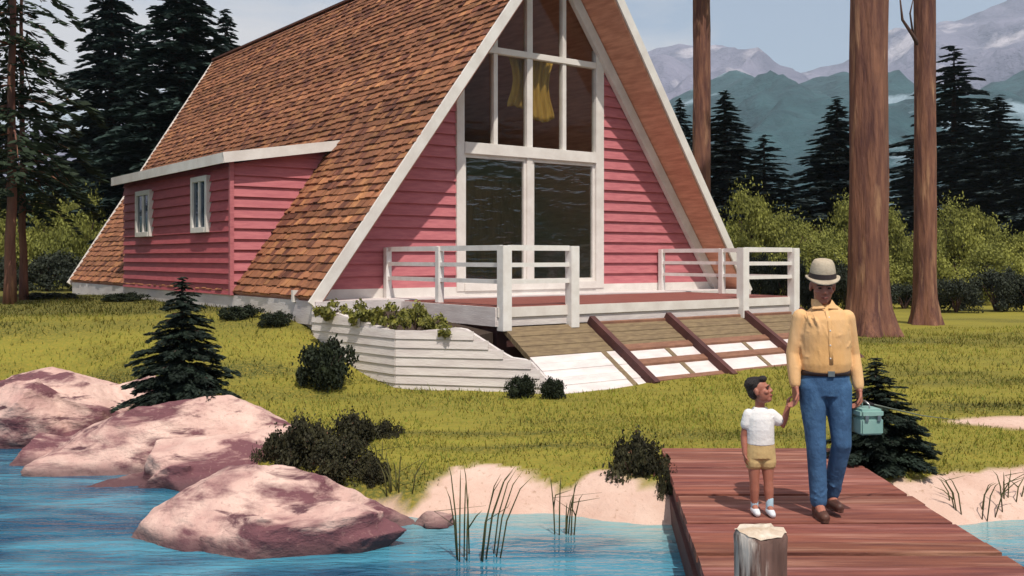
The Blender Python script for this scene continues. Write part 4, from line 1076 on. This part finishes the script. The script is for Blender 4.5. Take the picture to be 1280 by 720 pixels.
tag(link('grass', grass(), M['grass']), 'short yellow green lawn grass', 'grass', None, 'stuff')

# ------------------------------------------------------------------ people
def finger_hand(mb, wrist, axis, palm_n, thumb_side, L=.17, curl=.5, r=.0085):
    """palm and five fingers; axis = direction of the hand, palm_n = where the palm faces, thumb_side = where the thumb leaves"""
    w = Vector(wrist); ax = Vector(axis).normalized(); pn = Vector(palm_n); pn = (pn - ax * pn.dot(ax)).normalized(); sd = ax.cross(pn)
    if sd.dot(Vector(thumb_side)) < 0: sd = -sd
    k = L / .18
    for q in (-.026, -.009, .009, .024):
        mb.rtube([(w + sd * q * k * .8 + ax * .008 * k, .015 * k), (w + sd * q * k + ax * .085 * k, .0125 * k)], 8)
    for i, (q, ln) in enumerate(((.027, .072), (.009, .082), (-.009, .076), (-.026, .060))):
        p = w + sd * q * k + ax * .085 * k; d = ax.copy(); pts = [(p, r * k * 1.12)]; c = curl * (1 + .12 * i)
        for seg in (.44, .32, .24):
            d = (d * math.cos(c) + pn * math.sin(c)).normalized(); p = p + d * ln * k * seg; pts.append((p, r * k * (1.02 - .12 * len(pts) * .5)))
            pn2 = pn; 
        mb.rtube(pts, 8)
    p = w + sd * .022 * k + ax * .022 * k; d1 = (sd * .75 + ax * .65 + pn * .25).normalized(); p2 = p + d1 * .042 * k; d2 = (ax * .8 + pn * .5 + sd * .15).normalized()
    mb.rtube([(p, r * k * 1.5), (p2, r * k * 1.2), (p2 + d2 * .03 * k, r * k * 1.05), (p2 + d2 * .05 * k, r * k * .9)], 8)

def head_parts(mb, c, s, rot):
    """a head with brow, nose, lips, ears; local -y is the face; c = centre of the skull at eye height"""
    def P(x, y, z): return Vector(c) + rot @ (Vector((x, y, z)) * s)
    def E(p, r): mb.ell(P(*p), [q * s for q in r], rot.to_euler().to_quaternion() if hasattr(rot, 'to_euler') else None, 18, 12)
    E((0, .018, .035), (.076, .093, .085)); E((0, -.022, -.03), (.062, .068, .085)); E((0, -.048, -.085), (.036, .036, .030))
    E((0, -.012, -.065), (.056, .060, .045)); E((0, -.078, .022), (.046, .016, .014))
    mb.rtube([(P(0, -.084, .016), .009 * s), (P(0, -.100, -.022), .0125 * s)], 8)
    E((.013, -.092, -.027), (.009, .010, .008)); E((-.013, -.092, -.027), (.009, .010, .008))
    E((0, -.083, -.058), (.024, .010, .0065)); E((0, -.081, -.069), (.020, .010, .0065))
    for sx in (-1, 1):
        E((sx * .078, .012, -.005), (.010, .020, .032)); E((sx * .042, -.062, -.022), (.022, .022, .020))

def face_bits(parent, c, s, rot):
    def P(x, y, z): return Vector(c) + rot @ (Vector((x, y, z)) * s)
    for sx in (-1, 1):
        mb = MB(); mb.ell(P(sx * .031, -.081, .004), (.012 * s, .007 * s, .006 * s), rot.to_euler().to_quaternion(), 10, 8); mb.build('eye', M['eye'], parent, True)
        mb = MB(); mb.rtube([(P(sx * .014, -.094, .023), .0042 * s), (P(sx * .034, -.092, .027), .0046 * s), (P(sx * .05, -.080, .020), .003 * s)], 6); mb.build('eyebrow', M['hair'], parent, True)
    mb = MB(); mb.rtube([(P(-.02, -.088, -.061), .0045 * s), (P(0, -.0945, -.0625), .006 * s), (P(.02, -.088, -.061), .0045 * s)], 8); mb.build('lips', M['lip'], parent, True)

# ---- man
MX, MY = 2.163, 6.95
man = empty('person', (MX, MY, DKZ), 0, 'man in apricot shirt, jeans and grey hat walking with a teal box', 'person')
rotm = Matrix.Rotation(R(-8), 3, 'Z') @ Matrix.Rotation(R(10), 3, 'X')
HC = (-.005, -.02, 1.600)
mb = MB(); head_parts(mb, HC, 1.02, rotm)
mb.rtube([((.0, .02, 1.42), .062), ((0, .005, 1.50), .056), ((-.003, -.005, 1.55), .056)], 14)
# torso, arms, legs under the clothes
mb.tube([(.015, 0, .86), (.015, 0, 1.0), (.01, 0, 1.15), (.01, 0, 1.30), (.01, .01, 1.40), (.005, .015, 1.455)], [(.13, .085), (.13, .088), (.135, .09), (.14, .09), (.13, .075), (.06, .055)], 20)
SHL, SHR = Vector((-.150, .01, 1.385)), Vector((.172, .01, 1.38))
ELL, WRL = Vector((-.200, .025, 1.13)), Vector((-.198, -.03, .905))
ELR, WRR = Vector((.226, .04, 1.12)), Vector((.248, -.02, .885))
for s_, e_, w_ in ((SHL, ELL, WRL), (SHR, ELR, WRR)): mb.rtube([(s_, .050), (s_.lerp(e_, .5), .046), (e_, .038), (e_.lerp(w_, .4), .036), (w_, .026)], 12)
HPL, KNL, ANL = Vector((-.075, 0, .90)), Vector((-.055, -.035, .50)), Vector((-.035, -.03, .085))
HPR, KNR, ANR = Vector((.105, 0, .90)), Vector((.118, -.045, .505)), Vector((.088, .10, .115))
for h_, k_, a_ in ((HPL, KNL, ANL), (HPR, KNR, ANR)): mb.rtube([(h_, .078), (h_.lerp(k_, .5), .066), (k_, .050), (k_.lerp(a_, .35), .050), (a_, .034)], 14)
mb.rtube([(ANL, .035), (ANL + Vector((-.005, -.12, -.05)), .03)], 10); mb.rtube([(ANR, .035), (ANR + Vector((.01, -.11, -.055)), .03)], 10)
finger_hand(mb, WRL + Vector((0, 0, .0)), (.03, -.12, -1), (-1, -.2, 0), (0, -1, 0), .185, .55)
finger_hand(mb, WRR + Vector((0, 0, .0)), (.02, -.08, -1), (-1, 0, 0), (0, -1, 0), .185, .75)
link('body', fused(mb, .0055, 3), M['skin'], man)
face_bits(man, HC, 1.02, rotm)
# shirt
mb = MB()
mb.tube([(.02, 0, 1.005), (.02, -.005, 1.03), (.02, -.01, 1.07), (.018, -.01, 1.16), (.014, -.008, 1.27), (.012, 0, 1.36), (.012, .008, 1.415), (.008, .012, 1.45), (.004, .012, 1.475)],
        [(.160, .108), (.172, .118), (.176, .122), (.170, .118), (.174, .120), (.168, .112), (.146, .096), (.100, .078), (.066, .062)], 28)
for s_, e_, w_ in ((SHL, ELL, WRL), (SHR, ELR, WRR)):
    mb.rtube([(s_ + Vector((0, 0, .0)), .058), (s_.lerp(e_, .5), .053), (e_, .048), (e_.lerp(w_, .45), .047), (e_.lerp(w_, .80), .041), (e_.lerp(w_, .9), .038)], 14)
    rn = random.Random(int(s_.x * 1000))
    for q in range(7):
        f = rn.uniform(.15, .95); c = s_.lerp(e_, f) if rn.random() < .5 else e_.lerp(w_, f * .8); a = rn.uniform(0, 6.28)
        d = Vector((math.cos(a), math.sin(a), rn.uniform(-.4, .4))); mb.rtube([(c + d * .040, .006), (c + d.cross(Vector((0, 0, 1))) * .040 + Vector((0, 0, rn.uniform(-.05, .05))), .008)], 6)
rn = random.Random(8)
for q in range(16):                                     # loose folds
    a = rn.uniform(math.pi * 1.05, math.pi * 1.95); z = rn.uniform(1.04, 1.34); a2 = a + rn.uniform(-.45, .45); z2 = z + rn.uniform(-.04, .16)
    mb.rtube([(Vector((.018 + .170 * math.cos(a), -.008 + .115 * math.sin(a), z)), .007), (Vector((.018 + .172 * math.cos((a + a2) / 2), -.008 + .117 * math.sin((a + a2) / 2), (z + z2) / 2)), .009), (Vector((.018 + .168 * math.cos(a2), -.008 + .112 * math.sin(a2), z2)), .005)], 6)
shirt = link('shirt', fused(mb, .007, 4), M['shirt'], man)
mb = MB()                                               # collar and placket
for sx in (-1, 1):
    mb.hexa([Vector(q) for q in ((sx * .012 + .002, -.085, 1.445), (sx * .088, -.055, 1.440), (sx * .070, .03, 1.478), (sx * .058, -.045, 1.475),
                                 (sx * .010 + .002, -.094, 1.452), (sx * .092, -.064, 1.447), (sx * .068, .035, 1.512), (sx * .050, -.050, 1.510))])
mb.build('collar', M['shirt'], shirt)
mb = MB(); mb.tube([(.002, -.088, 1.435), (.012, -.112, 1.36), (.014, -.130, 1.27), (.018, -.128, 1.16), (.02, -.132, 1.07)], [(.014, .004)] * 5, 8); mb.build('placket', M['shirt'], shirt, True)
for z, y in ((1.39, -.105), (1.30, -.130), (1.20, -.133), (1.11, -.136)):
    mb = MB(); mb.ell((.013, y, z), (.006, .003, .006), None, 8, 6); mb.build('button', M['white'], shirt, True)
# trousers
mb = MB()
mb.tube([(.015, 0, .84), (.017, 0, .90), (.02, 0, .97), (.02, 0, 1.015)], [(.165, .105), (.172, .112), (.168, .112), (.162, .108)], 24)
for h_, k_, a_, o in ((HPL, KNL, ANL, 0), (HPR, KNR, ANR, 1)):
    mb.rtube([(h_ + Vector((0, 0, -.0)), .098), (h_.lerp(k_, .35), .088), (h_.lerp(k_, .75), .073), (k_, .068), (k_.lerp(a_, .35), .064), (k_.lerp(a_, .75), .060), (k_.lerp(a_, .93), .058)], 16)
    rn = random.Random(o)
    for q in range(8):
        z = rn.choice([k_.lerp(a_, rn.uniform(.5, .92)), k_.lerp(h_, rn.uniform(-.05, .25))]); a = rn.uniform(math.pi, 2 * math.pi)
        mb.rtube([(z + Vector((.058 * math.cos(a), .058 * math.sin(a), 0)), .009), (z + Vector((.058 * math.cos(a + .9), .058 * math.sin(a + .9), rn.uniform(-.04, .04))), .007)], 6)
tr = link('trousers', fused(mb, .007, 4), M['jeans'], man)
mb = MB(); vs = []
mb.tube([(.02, 0, .985), (.02, 0, 1.022)], [(.173, .118), (.173, .118)], 28); mb.build('belt', M['belt'], man, True)
mb = MB(); mb.box(.0, .045, -.128, -.112, .985, 1.022); mb.build('belt_buckle', M['steel'], man)
for an, tv in ((ANL, Vector((-.012, -1, -.0))), (ANR, Vector((.10, -1, .05)))):
    mb = MB(); tv = tv.normalized(); base = Vector((an.x, an.y, an.z - .085))
    mb.rtube([(an + Vector((0, 0, .03)), .047), (an + Vector((0, .005, -.02)), .045)], 12)
    mb.rtube([(base + tv * -.045 + Vector((0, 0, .040)), .038), (base + tv * .06 + Vector((0, 0, .040)), .041), (base + tv * .145 + Vector((0, 0, .032)), .034)], 12)
    mb.tube([base + tv * -.07 + Vector((0, 0, .006)), base + tv * .0 + Vector((0, 0, .006)), base + tv * .10 + Vector((0, 0, .006)), base + tv * .175 + Vector((0, 0, .006))], [(.03, .008), (.038, .008), (.043, .008), (.022, .008)], 12)
    link('boot', fused(mb, .006, 2), M['boot'], man)
# hat
hat = empty('hat', (0, 0, 0)); bpy.data.objects.remove(hat)
hc = Vector(HC) + rotm @ Vector((0, .012, .055))
def ring(z, rx, ry, n=32, dip=0, pinch=0):
    out = []
    for i in range(n):
        a = 2 * math.pi * i / n; x = rx * math.cos(a); y = ry * math.sin(a)
        if pinch and y < 0: x *= 1 - pinch * (-math.sin(a))
        out.append(hc + rotm @ Vector((x, y, z + dip * (math.sin(a) ** 2) * (1 if math.sin(a) < 0 else .3) + (.012 * abs(math.cos(a)) ** 3 if dip else 0))))
    return out
rings_ = [ring(-.004, .116, .142, dip=-.018), ring(.004, .116, .142, dip=-.018), ring(.004, .104, .126, dip=-.010), ring(.008, .090, .108), ring(.03, .0885, .107), ring(.065, .085, .103, pinch=.05), ring(.105, .075, .094, pinch=.18), ring(.128, .060, .078, pinch=.3), ring(.132, .045, .062, pinch=.35), ring(.112, .016, .040, pinch=.3)]
mb = MB(); n = 32; vs = [p for r_ in rings_ for p in r_]; fs = []
for j in range(len(rings_) - 1):
    for i in range(n): fs.append((j * n + i, j * n + (i + 1) % n, (j + 1) * n + (i + 1) % n, (j + 1) * n + i))
fs.append(tuple(range((len(rings_) - 1) * n, len(rings_) * n)))
inner = ring(-.006, .088, .106); k0 = len(vs); vs += inner
for i in range(n): fs.append((i, k0 + i, k0 + (i + 1) % n, (i + 1) % n))
mb.add(vs, fs); hat = mb.build('hat', M['hat'], man, True)
b0, b1 = ring(.010, .0925, .111), ring(.044, .0905, .109, pinch=.02)
mb = MB(); mb.add(b0 + b1, [(i, (i + 1) % n, n + (i + 1) % n, n + i) for i in range(n)]); mb.build('hat_band', M['band'], hat, True)
mb = MB(); mb.ell(hc + rotm @ Vector((0, .03, -.02)), (.080, .088, .05), rotm.to_euler().to_quaternion()); mb.build('hair', M['hair'], man, True)

# teal tackle box in his hand
bx = empty('tackle_box', (MX + .295, MY - .045, .565), R(8), 'teal metal tackle box hanging from the hand of the man', 'tackle box')
mb = MB(); mb.box(-.092, .092, -.11, .11, 0, .125); mb.build('box_body', M['teal'], bx, bevel=.012)
mb = MB(); mb.box(-.097, .097, -.115, .115, .128, .195); mb.build('box_lid', M['teal'], bx, bevel=.018)
mb = MB(); mb.rtube([((0, -.06, .19), .006), ((0, -.055, .225), .006), ((-.02, -.03, .246), .008), ((-.02, .03, .246), .008), ((0, .055, .225), .006), ((0, .06, .19), .006)], 8); mb.build('handle', M['steel'], bx, True)
for sx in (-.05, .05):
    mb = MB(); mb.box(sx - .014, sx + .014, -.122, -.112, .105, .15); mb.build('latch', M['steel'], bx, bevel=.002)
bx.scale = (.88, .88, .90); bx.location = (MX + .285, MY - .045, .588)
# fishing rod trailing behind
rd = empty('fishing_rod', (MX + .250, MY - .03, .80), 0, 'thin fishing rod held with the teal box, pointing to the right', 'fishing rod')
mb = MB(); mb.tube([(-.02, -.013, .018), (.12, .075, -.03)], [.009, .008], 8); mb.build('grip', M['belt'], rd, True)
mb = MB(); mb.tube([(.12, .075, -.03), (.6, .40, -.16), (1.0, .68, -.24)], [.006, .004, .002], 6); mb.build('blank', M['rod'], rd, True)

# ---- boy
BX, BY = 1.742, 7.0
boy = empty('person', (BX, BY, DKZ), 0, 'small boy in white tee and tan shorts holding the hand of the man', 'person')
rotb = Matrix.Rotation(R(62), 3, 'Z') @ Matrix.Rotation(R(-16), 3, 'X')
HB = (-.005, -.01, .868); sB = .80
mb = MB(); head_parts(mb, HB, sB, rotb)
mb.rtube([((0, .01, .70), .036), ((-.003, .0, .78), .034), ((-.004, -.002, .82), .034)], 12)
mb.tube([(.0, 0, .40), (.0, 0, .47), (0, -.005, .56), (0, 0, .66), (0, .005, .71), (0, .008, .745)], [(.085, .06), (.088, .066), (.092, .070), (.095, .065), (.088, .055), (.035, .035)], 18)
SL_, SR_ = Vector((-.080, .005, .700)), Vector((.080, .005, .700))
EL_, WL_ = Vector((-.112, .012, .545)), Vector((-.112, -.02, .425))
ER_, WR_ = Vector((.160, -.005, .625)), Vector((.188, -.02, .755))
for s_, e_, w_ in ((SL_, EL_, WL_), (SR_, ER_, WR_)): mb.rtube([(s_, .034), (s_.lerp(e_, .5), .029), (e_, .025), (e_.lerp(w_, .4), .024), (w_, .018)], 12)
bH = ((Vector((-.046, 0, .42)), Vector((-.045, -.015, .235)), Vector((-.040, .0, .06))), (Vector((.046, 0, .42)), Vector((.052, -.02, .235)), Vector((.058, -.03, .06))))
for h_, k_, a_ in bH:
    mb.rtube([(h_, .052), (h_.lerp(k_, .5), .044), (k_, .034), (k_.lerp(a_, .35), .035), (a_, .023)], 12); mb.rtube([(a_, .023), (a_ + Vector((0, -.07, -.035)), .02)], 8)
finger_hand(mb, WL_, (.0, -.05, -1), (1, 0, 0), (0, -1, 0), .10, .4, .0095)
finger_hand(mb, WR_, (.06, .0, 1), (1, .2, 0), (0, -1, 0), .10, .45, .0095)
link('body', fused(mb, .0048, 3), M['skin_boy'], boy)
face_bits(boy, HB, sB, rotb)
mb = MB()
def PB(x, y, z): return Vector(HB) + rotb @ (Vector((x, y, z)) * sB)
qb = rotb.to_euler().to_quaternion()
mb.ell(PB(0, .030, .052), (.081 * sB, .090 * sB, .080 * sB), qb); mb.ell(PB(0, .058, .005), (.074 * sB, .055 * sB, .075 * sB), qb); mb.ell(PB(.0, -.045, .092), (.058 * sB, .045 * sB, .032 * sB), qb)
rn = random.Random(4)
for q in range(40):
    a = rn.uniform(0, 6.28); b = rn.uniform(.1, 1.2); p = PB(.078 * math.cos(a) * math.cos(b), .03 + .088 * abs(math.sin(a)) * math.cos(b), .05 + .078 * math.sin(b)); mb.ell(p, (.013, .013, .011), None, 8, 6)
link('hair', fused(mb, .006, 2), M['hair'], boy)
mb = MB()
mb.tube([(0, 0, .495), (0, -.002, .53), (0, -.004, .60), (0, 0, .67), (0, .005, .715), (0, .008, .738), (0, .008, .752)], [(.100, .080), (.097, .078), (.096, .078), (.096, .072), (.082, .060), (.058, .050), (.044, .042)], 22)
mb.rtube([(SL_, .040), (SL_.lerp(EL_, .35), .042), (SL_.lerp(EL_, .46), .043)], 12); mb.rtube([(SR_, .040), (SR_.lerp(ER_, .40), .042), (SR_.lerp(ER_, .55), .043)], 12)
rn = random.Random(12)
for q in range(10):
    a = rn.uniform(math.pi * 1.05, math.pi * 1.95); z = rn.uniform(.52, .68); a2 = a + rn.uniform(-.5, .5)
    mb.rtube([(Vector((.096 * math.cos(a), .076 * math.sin(a), z)), .006), (Vector((.096 * math.cos(a2), .075 * math.sin(a2), z + rn.uniform(-.02, .06))), .005)], 6)
link('tee_shirt', fused(mb, .0055, 3), M['tee'], boy)
mb = MB()
mb.tube([(0, 0, .40), (0, 0, .45), (0, 0, .52)], [(.108, .08), (.105, .08), (.098, .074)], 20)
for h_, k_, a_ in bH: mb.rtube([(h_, .062), (h_.lerp(k_, .30), .063)], 14)
link('shorts', fused(mb, .0055, 2), M['shorts'], boy)
for h_, k_, a_ in bH:
    mb = MB(); mb.rtube([(a_ + Vector((0, 0, .055)), .027), (a_ + Vector((0, 0, .0)), .027)], 12); mb.build('sock', M['sock'], boy, True)
    mb = MB(); mb.rtube([(a_ + Vector((0, .01, -.028)), .029), (a_ + Vector((0, -.05, -.032)), .027), (a_ + Vector((0, -.085, -.036)), .022)], 12); mb.rtube([(a_ + Vector((0, .012, -.048)), .011), (a_ + Vector((0, -.09, -.048)), .011)], 8)
    link('shoe', fused(mb, .005, 2), M['sneaker'], boy)

# ------------------------------------------------------------------ air, sky, sun
hz = MB(); hz.box(-3500, 3500, -700, 3700, -3, 1050)
hm = bpy.data.materials.new('haze_air'); hm.use_nodes = True
nt = hm.node_tree; nt.nodes.remove(nt.nodes['Principled BSDF'])
pv = nt.nodes.new('ShaderNodeVolumePrincipled'); pv.inputs['Color'].default_value = (.72, .86, 1.0, 1); pv.inputs['Density'].default_value = .00016; pv.inputs['Anisotropy'].default_value = .0
nt.links.new(pv.outputs[0], nt.nodes['Material Output'].inputs['Volume'])
HAZE = True
if HAZE: tag(hz.build('haze', hm), 'pale blue air fading the mountains', 'haze', None, 'stuff')

w = bpy.data.worlds.new('World'); sc.world = w; w.use_nodes = True
N = w.node_tree.nodes; L = w.node_tree.links; bg = N['Background']
SAZ = (.30, -.95); SEL = 60
sky = N.new('ShaderNodeTexSky'); sky.sky_type = 'NISHITA'; sky.sun_disc = False
sky.sun_elevation = R(SEL); sky.sun_rotation = math.atan2(SAZ[0], SAZ[1]); sky.dust_density = 2.0; sky.air_density = 1.0
tc = N.new('ShaderNodeTexCoord'); mpn = N.new('ShaderNodeMapping'); mpn.inputs['Scale'].default_value = (1.0, 1.0, 2.6); mpn.inputs['Location'].default_value = (.35, .1, .3)
L.new(tc.outputs['Generated'], mpn.inputs[0])
n1 = N.new('ShaderNodeTexNoise'); n1.inputs['Scale'].default_value = 2.1; n1.inputs['Detail'].default_value = 9; n1.inputs['Roughness'].default_value = .55; n1.inputs['Distortion'].default_value = .4
L.new(mpn.outputs[0], n1.inputs['Vector'])
rmp = N.new('ShaderNodeMapRange'); rmp.inputs[1].default_value = .45; rmp.inputs[2].default_value = .60; rmp.inputs[3].default_value = .16; rmp.inputs[4].default_value = .95; L.new(n1.outputs['Fac'], rmp.inputs[0])
mxc = N.new('ShaderNodeMix'); mxc.data_type = 'RGBA'; L.new(rmp.outputs[0], mxc.inputs[0]); L.new(sky.outputs[0], mxc.inputs[6]); mxc.inputs[7].default_value = (6.6, 6.1, 5.9, 1)
L.new(mxc.outputs[2], bg.inputs['Color']); bg.inputs['Strength'].default_value = .11

sun = bpy.data.lights.new('sun', 'SUN'); sun.energy = 4.3; sun.angle = R(.6); sun.color = (1, .93, .82)
so_ = bpy.data.objects.new('sun', sun); COL.objects.link(so_)
h = math.cos(R(SEL)); q = math.hypot(*SAZ); tosun = Vector((SAZ[0] / q * h, SAZ[1] / q * h, math.sin(R(SEL))))
so_.rotation_euler = (-tosun).to_track_quat('-Z', 'Y').to_euler(); so_.location = tosun * 60

sc.view_settings.view_transform = 'Standard'; sc.view_settings.look = 'None'; sc.view_settings.exposure = .12; sc.view_settings.gamma = 1
sc.render.engine = 'CYCLES'
cy = sc.cycles; cy.max_bounces = 6; cy.diffuse_bounces = 3; cy.glossy_bounces = 3; cy.transparent_max_bounces = 8; cy.volume_bounces = 1
cy.use_denoising = True
try: cy.denoiser = 'OPENIMAGEDENOISE'
except Exception: pass
